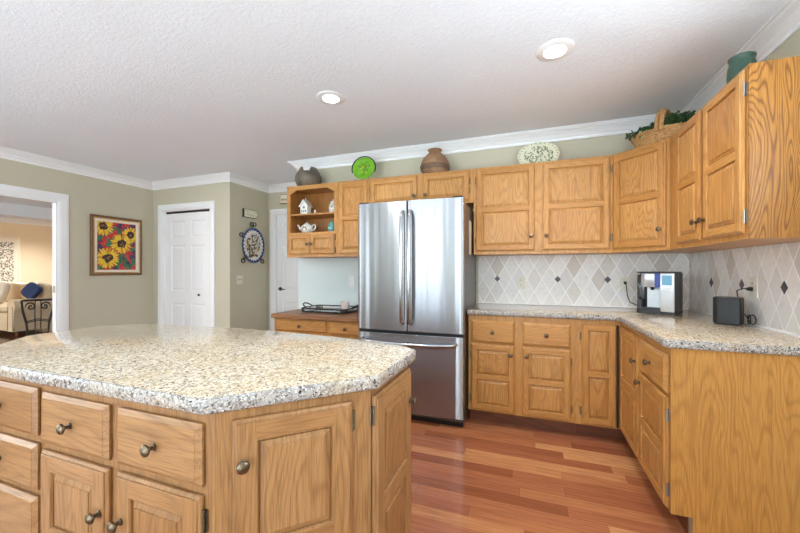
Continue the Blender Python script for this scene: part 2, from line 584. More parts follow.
# left wall with doorway to the living room and a window
OY0, OY1, OZ = 0.95, 2.46, 2.03
WY0, WY1, WZ0, WZ1 = -2.7, -0.5, 0.8, 2.2
w = MB().box(XL - TL, XL, OY1, YC + T, 0, ZC, 0).box(XL - TL, XL, OY0, OY1, OZ, ZC, 0).box(XL - TL, XL, WY1, OY0, 0, ZC, 0)
w.box(XL - T, XL, WY0, WY1, 0, WZ0).box(XL - T, XL, WY0, WY1, WZ1, ZC).box(XL - T, XL, YN - T, WY0, 0, ZC)
struct('wall_left', w, M['wall'])
# wall behind the camera with patio door and window
PX0, PX1, PZ = -3.25, -1.45, 2.15
QX0, QX1, QZ0, QZ1 = -0.65, 0.75, 0.8, 2.2
w = MB().box(XL, PX0, YN - T, YN, 0, ZC).box(PX0, PX1, YN - T, YN, PZ, ZC).box(PX1, QX0, YN - T, YN, 0, ZC)
w.box(QX0, QX1, YN - T, YN, 0, QZ0).box(QX0, QX1, YN - T, YN, QZ1, ZC).box(QX1, XR, YN - T, YN, 0, ZC)
struct('wall_behind', w, M['wall'])
def window(name, x0, x1, z0, z1, along='X', at=YN, bars=1):
    root = bpy.data.objects.new(name, None); COL.objects.link(root); root['kind'] = 'structure'
    f = MB()
    def b(u0, u1, a, c, d0, d1):
        if along == 'R': f.box(at - d1, at - d0, u0, u1, a, c)
        elif along == 'X': f.box(u0, u1, at + d0, at + d1, a, c)
        else: f.box(at + d0, at + d1, u0, u1, a, c)
    for u0, u1, a, c in ((x0 - .07, x0, z0 - .07, z1 + .07), (x1, x1 + .07, z0 - .07, z1 + .07), (x0, x1, z1, z1 + .07), (x0, x1, max(z0 - .07, 0), z0 + (.001 if z0 < .01 else 0))):
        b(u0, u1, max(a, 0), c, 0.0, 0.03)
    for k in range(bars + 2):
        u = x0 + (x1 - x0) * k / (bars + 1)
        b(max(u - .03, x0), min(u + .03, x1), z0, z1, -0.10, -0.05)
    b(x0, x1, z0, z0 + .05, -0.10, -0.05); b(x0, x1, z1 - .05, z1, -0.10, -0.05)
    f.build('window_frame', M['white'], root)
window('window_1', PX0, PX1, 0.0, PZ)
window('window_2', QX0, QX1, QZ0, QZ1)
window('window_3', WY0, WY1, WZ0, WZ1, 'Y', XL)
window('added_window_4', VY0, VY1, VZ0, VZ1, 'R', XR)  # assumed window, added out of view to carry the ceiling fill light

# crown moulding along the kitchen walls
def sweep(mb, path, prof, mat=0):
    """path in order with the room on the RIGHT hand; prof: (distance from wall, z)"""
    n = len(path); rings = []
    for i in range(n):
        p = Vector(path[i])
        d0 = (p - Vector(path[i - 1])).normalized() if i > 0 else None
        d1 = (Vector(path[i + 1]) - p).normalized() if i < n - 1 else None
        n0 = Vector((d0.y, -d0.x)) if d0 else None
        n1 = Vector((d1.y, -d1.x)) if d1 else None
        if n0 is None: m = n1
        elif n1 is None: m = n0
        else: m = (n0 + n1) / (1 + n0.dot(n1))
        rings.append([(p.x + m.x * d, p.y + m.y * d, z) for d, z in prof])
    mb.loops(rings, mat, True, True)
    return mb
CP = [(0.0005, ZC - .100), (.014, ZC - .100), (.016, ZC - .084), (.008, ZC - .082), (.010, ZC - .074), (.024, ZC - .066), (.034, ZC - .050), (.050, ZC - .038), (.060, ZC - .034), (.050, ZC - .032), (.052, ZC - .026), (.070, ZC - .022), (.080, ZC - .014), (.072, ZC - .012), (.074, ZC - .008), (.090, ZC - .007), (.092, ZC - .0005), (.0005, ZC - .0005)]
crown_path = [(XL, YN), (XL, YC), (XS, YC), (XS, YF), (XE, YF), (XE, YB), (XR, YB), (XR, YN)]
struct('trim_1', sweep(MB(), crown_path, CP), M['white'])
struct('trim_2', sweep(MB(), [(XW, -2.0), (XW, 6.1)], CP), M['white'])
BP = [(0.0005, 0.0005), (.014, 0.0005), (.014, .07), (.009, .085), (.0005, .09)]
struct('baseboard_left', sweep(MB(), [(XL, OY1 + .105), (XL, YC), (CX0 - .075, YC)], BP), M['white'])
struct('baseboard_back', sweep(MB(), [(CX1 + .075, YC), (XS, YC), (XS, YF)], BP), M['white'])
# casings
def casing(name, x0, x1, z1, w_, y, proj=.018):
    """in a frame where -y is the room side"""
    f = MB()
    prof = [(0, 0), (0, -proj * .6), (w_ * .25, -proj), (w_ * .75, -proj), (w_, -proj * .7), (w_, 0)]
    f.loops([[(x0 - d, y + p, 0.0005) for d, p in prof], [(x0 - d, y + p, z1 + d) for d, p in prof], [(x1 + d, y + p, z1 + d) for d, p in prof], [(x1 + d, y + p, 0.0005) for d, p in prof]], 0, True, True)
    return f
ROT_L = Matrix.Rotation(R(90), 4, 'Z')
d1 = bpy.data.objects.new('door_1', None); COL.objects.link(d1); d1['kind'] = 'structure'
casing('door_casing', CX0, CX1, CZ, .085, YC - .0005).build('door_casing', M['white'], d1)
MB().box(CX0 + .0005, CX0 + .012, YC, YC + T, 0.0005, CZ - .0005).box(CX1 - .012, CX1 - .0005, YC, YC + T, 0.0005, CZ - .0005).box(CX0 + .012, CX1 - .012, YC, YC + T, CZ - .012, CZ - .0005).build('door_jamb', M['white'], d1)
def six_panel(x0, x1, z0, z1, y, t_=0.035, cols=2):
    f = MB()
    f.rect_loops(x0, x1, z0, z1, [(0, y + t_), (0, y + .002), (.002, y)], 0, True, False)
    W_ = x1 - x0; st = .105 * W_ / .8; mid = .105 * W_ / .8
    xs = [x0 + .002, x0 + st, (x0 + x1 - mid) / 2, (x0 + x1 + mid) / 2, x1 - st, x1 - .002]
    H_ = z1 - z0
    zs = [z0 + .002, z0 + .115 * H_, z0 + .37 * H_, z0 + .455 * H_, z0 + .775 * H_, z0 + .825 * H_, z0 + .945 * H_, z1 - .002]
    for i in range(5):
        for j in range(7):
            a, b, c, d = xs[i], xs[i + 1], zs[j], zs[j + 1]
            if i in (1, 3) and j in (1, 3, 5):
                f.rect_loops(a, b, c, d, [(0, y), (.010, y + .009), (.020, y + .009), (.045, y + .003)])
            else:
                f.add([(a, y, c), (b, y, c), (b, y, d), (a, y, d)], [(0, 1, 2, 3)])
    return f
six_panel(CX0 + .014, CX1 - .014, .012, CZ - .042, YC + .035).build('door_leaf', M['white'], d1)
MB().box(CX0 + .013, CX1 - .013, YC + .045, YC + .065, CZ - .036, CZ - .013).build('door_track', M['slot'], d1)
MB().lathe([(.004, 0), (.006, .012), (.016, .018), (.018, .026), (.012, .034), (.001, .036)], (-4.27, YC + .035, .89), '-Y', 16).build('door_knob', M['dark'], d1, True)
d2 = bpy.data.objects.new('door_2', None); COL.objects.link(d2); d2['kind'] = 'structure'
casing('door_casing', DX0, DX1, DZ, .085, YF - .0005).build('door_casing', M['white'], d2)
MB().box(DX0 + .0005, DX0 + .012, YF, YF + T, 0.0005, DZ - .0005).box(DX1 - .012, DX1 - .0005, YF, YF + T, 0.0005, DZ - .0005).box(DX0 + .012, DX1 - .012, YF, YF + T, DZ - .012, DZ - .0005).build('door_jamb', M['white'], d2)
six_panel(DX0 + .014, DX1 - .014, .012, DZ - .016, YF + .03).build('door_leaf', M['white'], d2)
h = MB().lathe([(.028, 0), (.028, .006), (.012, .010), (.010, .045), (.001, .047)], (DX0 + .075, YF + .03, .95), '-Y', 18)
h.tube([(DX0 + .075, YF - .012, .95), (DX0 + .11, YF - .014, .952), (DX0 + .15, YF - .012, .945), (DX0 + .185, YF - .010, .948)], [.010, .009, .008, .006], 8)
h.build('door_handle', M['dark'], d2, True)
d3 = bpy.data.objects.new('door_3', None); COL.objects.link(d3); d3['kind'] = 'structure'
# doorway casing on the left wall (local frame: x -> world Y, -y -> world +X)
c_ = casing('door_casing', OY0, OY1, OZ, .10, 0.0)
c_.xform(Matrix.Translation((XL + .0005, 0, 0)) @ ROT_L)
c_.build('door_casing', M['white'], d3)
j = MB().box(XL - TL, XL, OY1 - .016, OY1 - .0005, 0.0005, OZ - .0005).box(XL - TL, XL, OY0 + .0005, OY0 + .016, 0.0005, OZ - .0005).box(XL - TL, XL, OY0 + .016, OY1 - .016, OZ - .016, OZ - .0005)
j.build('door_jamb', M['white'], d3)
MB().box(XL - .055, XL - .015, OY1 - .019, OY1 - .0165, .97, 1.05).build('strike_plate', M['nickel'], d3)

# living room shell
struct('wall_living_room', MB().box(XW - T, XW, -2.1, 6.2, 0, ZC), M['wall_beige'])
struct('wall_living_right', MB().box(XW, XL - T, 6.1, 6.2, 0, ZC), M['wall_beige'])
struct('wall_living_left', MB().box(XW, -10.7, -2.12, -2.0, 0, ZC).box(-7.3, XL - T, -2.12, -2.0, 0, ZC).box(-10.7, -7.3, -2.12, -2.0, 0, .65).box(-10.7, -7.3, -2.12, -2.0, 2.32, ZC), M['wall_beige'])
struct('ceiling_beam', MB().box(-9.45, -9.2, -2.0, 6.1, 2.27, ZC), M['ceiling'])

# ------------------------------------------------------------------ cabinet parts
TD = .020
OAK = {'v': 'oak_v', 'h': 'oak_h', 'panel': 'oak_panel'}
def knob(parent, x, z, y=-TD, r=.0165, name='knob'):
    k = MB().lathe([(.010, 0.0), (.010, .003), (.0055, .006), (.0055, .014), (.011, .017), (r, .022), (r * .95, .027), (r * .6, .031), (.001, .0325)], (x, y, z), '-Y', 18)
    o = k.build(name, M['bronze'], parent, True)
    return o
def hinge(parent, x, z, side=1, mat='hinge'):
    h_ = MB().box(min(x, x + .011 * side), max(x, x + .011 * side), -.004, -.0003, z - .028, z + .028, 0)
    h_.lathe([(.004, z - .030), (.004, z + .030)], (x + .003 * side, -.009, 0), 'Z', 10)
    for zz in (z - .016, z + .016):
        h_.lathe([(.003, .004), (.003, .0055), (.001, .006)], (x + .0075 * side, 0, zz), '-Y', 8)
    return h_.build('hinge', M[mat], parent)

def door(root, x0, x1, z0, z1, panels=2, knob_at=None, hinges=None, sw=.052, mr=.040, hz=None, hmat='hinge', label=None):
    y = -TD
    if sw == .052: sw = OAK.get('sw', .043); mr = OAK.get('mr', .034)
    f = MB()
    e = .0105
    f.rect_loops(x0, x1, z0, z1, [(.004, -.0005), (.004, -.0035), (0, -.0035), (0, y + .0095), (.002, y + .0075), (.0065, y + .0055), (.0085, y + .0048), (.0090, y + .001), (e, y)], 0, True, False)
    a, b = x0 + e, x1 - e
    L_, R_ = x0 + sw, x1 - sw
    zs = []
    inner0, inner1 = z0 + sw, z1 - sw
    h_ = (inner1 - inner0 - mr * (panels - 1)) / panels
    for k in range(panels):
        zs.append((inner0 + k * (h_ + mr), inner0 + k * (h_ + mr) + h_))
    def q(u0, u1, w0, w1, m):
        f.add([(u0, y, w0), (u1, y, w0), (u1, y, w1), (u0, y, w1)], [(0, 1, 2, 3)], m)
    q(a, L_, z0 + e, z1 - e, 0); q(R_, b, z0 + e, z1 - e, 0)
    edges = [z0 + e] + [v for p in zs for v in p] + [z1 - e]
    for k in range(0, len(edges), 2):
        q(L_, R_, edges[k], edges[k + 1], 1)
    for p0, p1 in zs:
        f.rect_loops(L_, R_, p0, p1, [(0, y), (.003, y + .001), (.006, y + .0065), (.0065, y + .0115), (.0065, y + .0145)], 0, False, False)
    d = f.build('door', [M[OAK['v']], M[OAK['h']]], root)
    if label: d['label'] = label
    for p0, p1 in zs:
        MB().rect_loops(L_ + .004, R_ - .004, p0 + .004, p1 - .004, [(0, y + .0125), (.0055, y + .0123), (.0065, y + .0085), (.021, y + .0040), (.0222, y + .0008), (.0235, y + .0004)]).build('panel', M[OAK['panel']], d)
    if knob_at: knob(d, knob_at[0], knob_at[1])
    if hinges:
        hx = x1 if hinges > 0 else x0
        for z in (hz or (z0 + .09, z1 - .09)):
            hinge(d, hx, z, hinges, hmat)
    return d

def drawer(root, x0, x1, z0, z1, knobs=1, name='drawer', bev=.014):
    y = -TD
    f = MB().rect_loops(x0, x1, z0, z1, [(.004, -.0005), (.004, -.0035), (0, -.0035), (0, y + .010), (.003, y + .0085), (bev, y + .0016), (bev + .001, y)], 0, True, True)
    d = f.build(name, M[OAK['h']], root)
    if knobs:
        knob(d, (x0 + x1) / 2, (z0 + z1) / 2)
    return d

def frame_box(root, x0, x1, depth, z0, z1, name='body', mat='oak_v'):
    """closed carcass behind the face plane y = 0"""
    return MB().box(x0, x1, 0.0, depth, z0, z1, 0).build(name, M[mat], root)

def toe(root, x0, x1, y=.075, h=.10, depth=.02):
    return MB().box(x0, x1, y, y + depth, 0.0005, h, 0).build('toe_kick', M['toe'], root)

FB = YB - .61      # face plane of the back base run
FU = YB - .33      # face plane of the back wall cabinets
FX = .622          # face plane of the right base run
UX = XR - .33      # face plane of the right wall cabinets
ZB0, ZB1 = .105, .874
ZU0, ZU1 = 1.372, 2.135
YEND = 1.955       # near end of the right base run
YUE = 1.955        # near end of the right wall cabinets

# --- base cabinet beside the refrigerator
X0 = -.455
c = thing('base_cabinet', 'oak base cabinet with two drawers above two doors, right of the refrigerator', 'cabinet', (X0, FB, 0))
frame_box(c, 0, .790, .60, ZB0, ZB1)
toe(c, 0, .790)
drawer(c, .023, .358, .657, .832)
drawer(c, .414, .751, .657, .832)
door(c, .023, .358, .118, .643, 2, (.328, .575), -1)
door(c, .414, .751, .118, .643, 2, (.444, .575), 1)

# --- corner base cabinet (lazy susan) with an L of two doors
YSP = 2.405
c = thing('corner_base_cabinet', 'oak inner corner base cabinet with two tall hinged doors meeting at the corner', 'cabinet', (.3355, FB, 0))
poly = [(.3355, FB), (FX, FB), (FX, YSP), (XR - .005, YSP), (XR - .005, YB - .01), (.3355, YB - .01)]
lp = [tuple(local(c, x, y)[:2]) for x, y in poly]
MB().prism(lp, ZB0, ZB1).build('body', M['oak_v'], c)
tp = [(.3355, FB + .075), (FX + .075, FB + .075), (FX + .075, YSP), (FX + .095, YSP), (FX + .095, FB + .095), (.3355, FB + .095)]
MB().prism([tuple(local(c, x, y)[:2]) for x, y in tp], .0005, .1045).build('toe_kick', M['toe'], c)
dL = door(c, .030, FX - .3355 - .034, .118, .842, 2, None, -1)
# piano hinge strip in the inner corner
ph = MB().box(FX - .3355 - .033, FX - .3355 - .022, -.019, -.001, .118, .842)
for k in range(24):
    ph.lathe([(.004, .125 + k * .03), (.004, .147 + k * .03)], (FX - .3355 - .0275, -.021, 0), 'Z', 8)
ph.build('piano_hinge', M['iron'], dL)
hold = thing('x', 'x', 'x', (FX, FB, 0), R(-90))
d_ = door(hold, .026, FB - YSP - .012, .118, .842, 2, (FB - YSP - .045, .69), None, .045)
inv = Matrix.Translation(c.location).inverted() @ (Matrix.Translation(hold.location) @ Matrix.Rotation(R(-90), 4, 'Z'))
for ob in [d_] + list(d_.children):
    ob.data.transform(Matrix.Rotation(R(-90), 4, 'Z'))
    # grain stays vertical: mesh is only turned about the vertical axis
d_.parent = c
d_.location = Vector((FX, FB, 0)) - Vector(c.location)
bpy.data.objects.remove(hold)

# --- right run drawer base with the big end panel
c = thing('end_base_cabinet', 'oak base cabinet with one drawer over one door, wide grained end panel facing camera', 'cabinet', (FX, YSP - .001, 0), R(-90))
W_ = YSP - .001 - YEND
MB().box(0, W_ - .012, 0, XR - FX - .005, ZB0, ZB1).build('body', M['oak_v'], c)
MB().box(0, W_ - .012, .075, .095, .0005, .1045).build('toe_kick', M['toe'], c)
drawer(c, .018, W_ - .022, .657, .838)
door(c, .018, W_ - .022, .118, .640, 2, (.046, .588), 1, hmat='nickel', hz=(.205, .553))
ep = [(0.0, ZB0), (.082, ZB0), (.082, 0.0005), (XR - FX - .005, .0005), (XR - FX - .005, ZB1), (0, ZB1)]
MB().loops([[(W_ - .0115, y, z) for y, z in ep], [(W_, y, z) for y, z in ep]], 0, True, True).build('end_panel', M['oak_ply'], c)
MB().box(W_ - .0105, W_ + .0002, .068, .0815, .0005, .104).build('toe_edge_strip', M['nickel'], c)

# --- L-shaped granite counter on the perimeter run
g = round_poly([(X0 - .006, FB - .032), (FX - .050, FB - .032), (FX - .032, FB - .050), (FX - .032, YEND - .022), (XR - .001, YEND - .022), (XR - .001, YB - .001), (X0 - .006, YB - .001)], [.004, .02, .02, .035, 0, 0, 0])
mb = MB().prism(g, ZB1 + .001, .914, 0, 1, .007)
tag(mb.build('granite_countertop', [M['granite'], M['granite_edge']], None, True, 50), 'L-shaped speckled granite countertop along the back and right walls', 'countertop')

# --- tile backsplashes
b_ = tag(MB().box(X0, XR - .009, YB - .009, YB - .0005, .9145, ZU0 - .001).build('backsplash', M['tile_back']), 'pale diamond tile backsplash on the back wall between counter and cabinets', 'backsplash')
b2 = tag(MB().box(XR - .009, XR - .0005, .9, YB - .0095, .9145, ZU0 - .001).build('backsplash', M['tile_right']), 'pale diamond tile backsplash on the right wall behind the black appliance', 'backsplash')
for x in (.2515 - 4 * .132, .2515, .2515 + 3 * .132):
    MB().loops([[(x + dx * s_, YB - y, ZI + dz * s_) for dx, dz in ((.026, 0), (0, .030), (-.026, 0), (0, -.030))] for s_, y in ((1, .009), (1, .0115), (.9, .0122))]).build('accent_tile', M['accent'], b_)
for yy in (2.724 + 3 * .126, 2.724, 2.724 - 3 * .126):
    MB().loops([[(XR - y, yy + dx * s_, ZI - .006 + dz * s_) for dx, dz in ((.026, 0), (0, .034), (-.026, 0), (0, -.034))] for s_, y in ((1, .009), (1, .0115), (.9, .0122))]).build('accent_tile', M['accent'], b2)
struct('trim_3', MB().box(X0, XR - .022, YB - .022, YB - .0093, .9145, .924), M['white'])
struct('trim_4', MB().box(XR - .022, XR - .0093, YEND - .02, YB - .0093, .9145, .924), M['white'])

# --- wall cabinet, back wall right of refrigerator
c = thing('wall_cabinet', 'wide oak wall cabinet with two tall two-panel doors above the back counter', 'cabinet', (X0 + .002, FU, ZU0))
ZH = ZU1 - ZU0
MB().box(0, 1.077, 0, .325, 0, ZH).build('body', M['oak_v'], c)
door(c, .022, .505, .028, ZH - .018, 2, (.478, .145), -1)
door(c, .567, 1.055, .028, ZH - .018, 2, (.594, .145), 1)
# --- diagonal corner wall cabinet
DXA, DYA = .626, FU
DXB, DYB = UX, FU - (UX - .626)
c = thing('corner_wall_cabinet', 'angled oak corner wall cabinet with one door under the leafy basket', 'cabinet', (DXA, DYA, ZU0), R(-45))
pl = [(DXA, DYA), (DXB, DYB), (XR - .005, DYB), (XR - .005, YB - .005), (DXA, YB - .005)]
MB().prism([tuple(local(c, x, y)[:2]) for x, y in pl], 0, ZH).build('body', M['oak_v'], c)
DW = math.hypot(DXB - DXA, DYB - DYA)
door(c, .008, DW - .020, .028, ZH - .018, 2, (DW - .050, .145), -1)
# --- right wall cabinet
c = thing('side_wall_cabinet', 'oak wall cabinet with two doors and bold-grained end panel on the right wall', 'cabinet', (UX, DYB - .001, ZU0), R(-90))
W_ = DYB - .001 - YUE
MB().box(0, W_ - .008, 0, .325, 0, ZH).build('body', M['oak_v'], c)
MB().box(W_ - .0075, W_, .0, .325, 0, ZH).build('end_panel', M['oak_bold'], c)
y2l = lambda y: DYB - .001 - y
door(c, y2l(2.715), y2l(2.385), .028, ZH - .018, 2, (y2l(2.385) - .026, .13), None)
door(c, y2l(2.345), y2l(1.977), .028, ZH - .018, 2, (y2l(2.345) + .026, .13), 1, hmat='nickel', hz=(.10, ZH - .10))
# --- over the refrigerator
c = thing('over_fridge_cabinet', 'short oak wall cabinet with two doors directly above the refrigerator', 'cabinet', (-1.478, FU, 1.835))
MB().box(0, 1.0225, 0, .325, 0, ZU1 - 1.835).build('body', M['oak_v'], c)
door(c, .020, .505, .020, ZU1 - 1.835 - .018, 1, (.478, .095), -1)
door(c, .562, .985, .020, ZU1 - 1.835 - .018, 1, (.588, .095), 1)
# --- narrow cabinet left of refrigerator
c = thing('narrow_wall_cabinet', 'narrow oak wall cabinet with one two-panel door left of the refrigerator', 'cabinet', (-1.838, FU, ZU0))
MB().box(0, .3585, 0, .325, 0, ZH).build('body', M['oak_v'], c)
door(c, .028, .345, .028, ZH - .018, 2, None, None)
# --- open shelf cabinet
c = thing('open_shelf_cabinet', 'oak wall cabinet with open shelves of ornaments over two tiny doors', 'cabinet', (-2.457, FU, ZU0))
W_ = .6185
b = MB()
b.box(0, .018, .02, .325, 0, ZH, 1).box(W_ - .018, W_, .02, .325, 0, ZH, 1)
b.box(.018, W_ - .018, .315, .325, 0, ZH, 1).box(.018, W_ - .018, .02, .315, ZH - .018, ZH, 1).box(.018, W_ - .018, .02, .315, .245, .263, 1).box(.018, W_ - .018, .02, .315, 0, .018, 1)
b.box(0, .042, 0, .02, 0, ZH, 0).box(W_ - .032, W_, 0, .02, 0, ZH, 0).box(.042, W_ - .032, 0, .02, 0, .034, 0).box(.042, W_ - .032, 0, .02, .236, .263, 0)
b.build('body', [M['oak_v'], M['oak_inside']], c)
vl = [(.042, ZH), (.042, ZH - .085), (.055, ZH - .085), (.075, ZH - .072), (.10, ZH - .062), (.115, ZH - .047), (.14, ZH - .045), (W_ - .13, ZH - .045), (W_ - .105, ZH - .047), (W_ - .09, ZH - .062), (W_ - .065, ZH - .072), (W_ - .045, ZH - .085), (W_ - .032, ZH - .085), (W_ - .032, ZH)]
MB().loops([[(x, 0.0, z) for x, z in vl], [(x, .02, z) for x, z in vl]], 0, True, True).build('valance', M['oak_h'], c)
MB().box(.018, W_ - .018, .012, .315, .448, .464).build('shelf', M['oak_h'], c)
door(c, .030, .298, .030, .240, 1, (.280, .135), None, .040)
door(c, .306, W_ - .022, .030, .240, 1, (.324, .135), 1, .040, hz=(.07, .20))

# --- desk cabinet left of refrigerator with a wooden top
c = thing('desk_cabinet', 'low oak desk cabinet with drawers left of the refrigerator', 'cabinet', (-2.39, FB, 0))
MB().box(0, 1.015, 0, .60, .10, .758).build('body', M['oak_v'], c)
toe(c, 0, 1.015)
drawer(c, .03, .604, .635, .748)
drawer(c, .642, .995, .635, .748)
drawer(c, .642, .995, .40, .612)
drawer(c, .642, .995, .125, .378)
door(c, .03, .310, .125, .610, 1, (.28, .55), -1)
door(c, .324, .604, .125, .610, 1, (.354, .55), 1)
tag(MB().box(-2.405, -1.368, FB - .035, YB - .001, .759, .800, 0, .006).build('wooden_countertop', M['desk_top']), 'brown wooden desk top under the iron tray', 'countertop')

# ------------------------------------------------------------------ island
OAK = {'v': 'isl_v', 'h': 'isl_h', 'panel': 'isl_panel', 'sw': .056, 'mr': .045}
IY, IXR = .680, -.455
IC = (-.753, .680)
IB = 1.332
ICL = -1.957
# island corner cabinet: diagonal door and right side door
c = thing('island_corner_cabinet', 'angled oak end cabinet of the island with a diagonal door and a side door', 'cabinet', (IC[0], IC[1], 0), R(45))
pl = [IC, (IXR, .978), (IXR, IB), (-.753, IB)]
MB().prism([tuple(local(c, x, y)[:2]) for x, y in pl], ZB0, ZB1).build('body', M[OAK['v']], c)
tp = offset_poly([IC, (IXR, .978), (IXR, IB), (-.753, IB)], 0)
tp = [(-.753, .755), (-.722, .755), (-.530, 1.009), (-.530, IB), (-.753, IB)]
MB().prism([tuple(local(c, x, y)[:2]) for x, y in tp], .0005, .1045).build('toe_kick', M['toe'], c)
DW = math.hypot(IXR - IC[0], .978 - IC[1])
door(c, .040, .360, .125, .845, 2, (.064, .735), 1, hz=(.21, .786))
hold = thing('x', 'x', 'x', (IXR, .978, 0), R(90))
d_ = door(hold, .008, IB - .978 - .004, .125, .845, 2, (IB - .978 - .03, .725), -1, hz=(.21, .786))
for ob in [d_] + list(d_.children):
    ob.data.transform(Matrix.Rotation(R(45), 4, 'Z'))
d_.parent = c
d_.location = local(c, IXR, .978)
bpy.data.objects.remove(hold)
# island double cabinet
XD = -1.497
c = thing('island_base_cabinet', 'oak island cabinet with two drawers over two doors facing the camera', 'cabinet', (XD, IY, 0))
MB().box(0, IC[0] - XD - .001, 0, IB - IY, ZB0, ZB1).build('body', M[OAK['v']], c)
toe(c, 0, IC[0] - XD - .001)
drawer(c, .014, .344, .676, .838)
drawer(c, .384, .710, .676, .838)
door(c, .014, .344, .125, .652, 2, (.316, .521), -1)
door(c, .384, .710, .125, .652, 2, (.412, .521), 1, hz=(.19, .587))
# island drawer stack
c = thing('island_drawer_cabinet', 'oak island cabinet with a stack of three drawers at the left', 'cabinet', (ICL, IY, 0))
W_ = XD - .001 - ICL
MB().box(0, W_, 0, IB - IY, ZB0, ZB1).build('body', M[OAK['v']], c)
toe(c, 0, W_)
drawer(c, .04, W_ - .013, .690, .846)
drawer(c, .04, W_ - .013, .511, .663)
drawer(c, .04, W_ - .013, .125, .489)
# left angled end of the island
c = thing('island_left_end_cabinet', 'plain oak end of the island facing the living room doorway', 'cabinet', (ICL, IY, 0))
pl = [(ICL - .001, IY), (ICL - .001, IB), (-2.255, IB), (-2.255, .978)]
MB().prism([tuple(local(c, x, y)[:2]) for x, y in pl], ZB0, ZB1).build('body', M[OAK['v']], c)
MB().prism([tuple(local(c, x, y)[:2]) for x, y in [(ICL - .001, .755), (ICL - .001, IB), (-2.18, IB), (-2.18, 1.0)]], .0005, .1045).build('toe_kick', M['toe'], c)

# island granite top with a bowed back
back = []
NB = 14
for k in range(NB + 1):
    t_ = k / NB
    x = -.50 + (-2.17 + .50) * t_
    back.append((x, 1.405 + .085 * math.sin(PI * t_) + .02 * t_))
front = [(-1.955, .640), (-.752, .640), (-.422, .970)]
poly = [(-2.290, .975)] + front + [(-.418, 1.335)] + back + [(-2.305, 1.30)]
rad = [.03] + [.02, .012, .008] + [.018] + [.03] + [0] * (NB - 1) + [.06] + [.05]
g = round_poly(poly, rad)
tag(MB().prism(g, ZB1 + .001, .916, 0, 1, .006).build('island_countertop', [M['granite'], M['granite_edge']], None, True, 50), 'large speckled granite island countertop with clipped corners', 'countertop')

# ------------------------------------------------------------------ refrigerator
FXA, FXB = -1.372, -.468
fr = thing('refrigerator', 'stainless steel french door refrigerator with bottom freezer drawer', 'refrigerator', ((FXA + FXB) / 2, 2.70, 0))
hw = (FXB - FXA) / 2
MB().box(-hw + .004, hw - .004, .045, .735, .035, 1.775, 0, .006).build('body', M['fridge_side'], fr)
def bowed(x0, x1, z0, z1, full=hw, bulge=.018, th=.06):
    f = MB(); N = 14
    fy = lambda x: -bulge * (1 - (x / full) ** 2)
    xs = [x0 + (x1 - x0) * k / N for k in range(N + 1)]
    ring = []
    e = .008
    pts = []
    pts.append((x0, th)); pts.append((x0, fy(x0) + e)); pts.append((x0 + e * .3, fy(x0) + e * .3))
    for x in xs:
        xx = min(max(x, x0 + e), x1 - e)
        pts.append((xx, fy(xx)))
    pts.append((x1 - e * .3, fy(x1) + e * .3)); pts.append((x1, fy(x1) + e)); pts.append((x1, th))
    c_ = .004
    f.loops([[(x, y + c_, z0) for x, y in pts], [(x, y, z0 + c_) for x, y in pts], [(x, y, z1 - c_) for x, y in pts], [(x, y + c_, z1) for x, y in pts]], 0, True, True)
    return f
dl = bowed(-hw, -.0035, .735, 1.800).build('door', M['steel'], fr, True, 30)
dr = bowed(.0035, hw, .735, 1.800).build('door', M['steel'], fr, True, 30)
fz = bowed(-hw, hw, .075, .712).build('freezer_drawer', M['steel'], fr, True, 30)
MB().box(-hw + .006, hw - .006, .015, .07, .708, .738).build('gasket', M['dark'], fr)
MB().box(-hw + .01, hw - .01, .05, .10, .0005, .074).build('base_grille', M['dark'], fr)
for s_ in (-1, 1):
    x = .034 * s_
    pts = [(x, -.028, .800), (x, -.062, .815), (x, -.072, .86), (x, -.078, 1.00), (x, -.080, 1.25), (x, -.078, 1.50), (x, -.072, 1.65), (x, -.062, 1.695), (x, -.028, 1.71)]
    MB().tube(pts, [.012, .013, .014, .0145, .0145, .0145, .014, .013, .012], 12).build('handle', M['steel_handle'], dl if s_ < 0 else dr, True, 60)
pts = [(-.40, -.012, .655), (-.395, -.052, .655), (-.34, -.066, .652), (-.2, -.078, .645), (0, -.084, .642), (.2, -.078, .645), (.34, -.066, .652), (.395, -.052, .655), (.40, -.012, .655)]
MB().tube(pts, .0135, 12).build('handle', M['steel_handle'], fz, True, 60)
hc = MB().box(hw - .09, hw - .005, .01, .10, 1.776, 1.812, 0, .005)
hc.build('hinge_cover', M['dark'], fr)
MB().box(-hw + .005, -hw + .09, .01, .10, 1.776, 1.812, 0, .005).build('hinge_cover', M['dark'], fr)
MB().box(hw - .0038, hw - .0025, .30, .42, 1.37, 1.66).build('paper_label', M['almond'], fr)

# ------------------------------------------------------------------ coffee machine
cm = thing('coffee_maker', 'silver and black single-cup coffee maker with lit screen in the counter corner', 'coffee maker', (.905, 3.115, .9145), R(-31))
cm.scale = (.86, .86, 1.0)
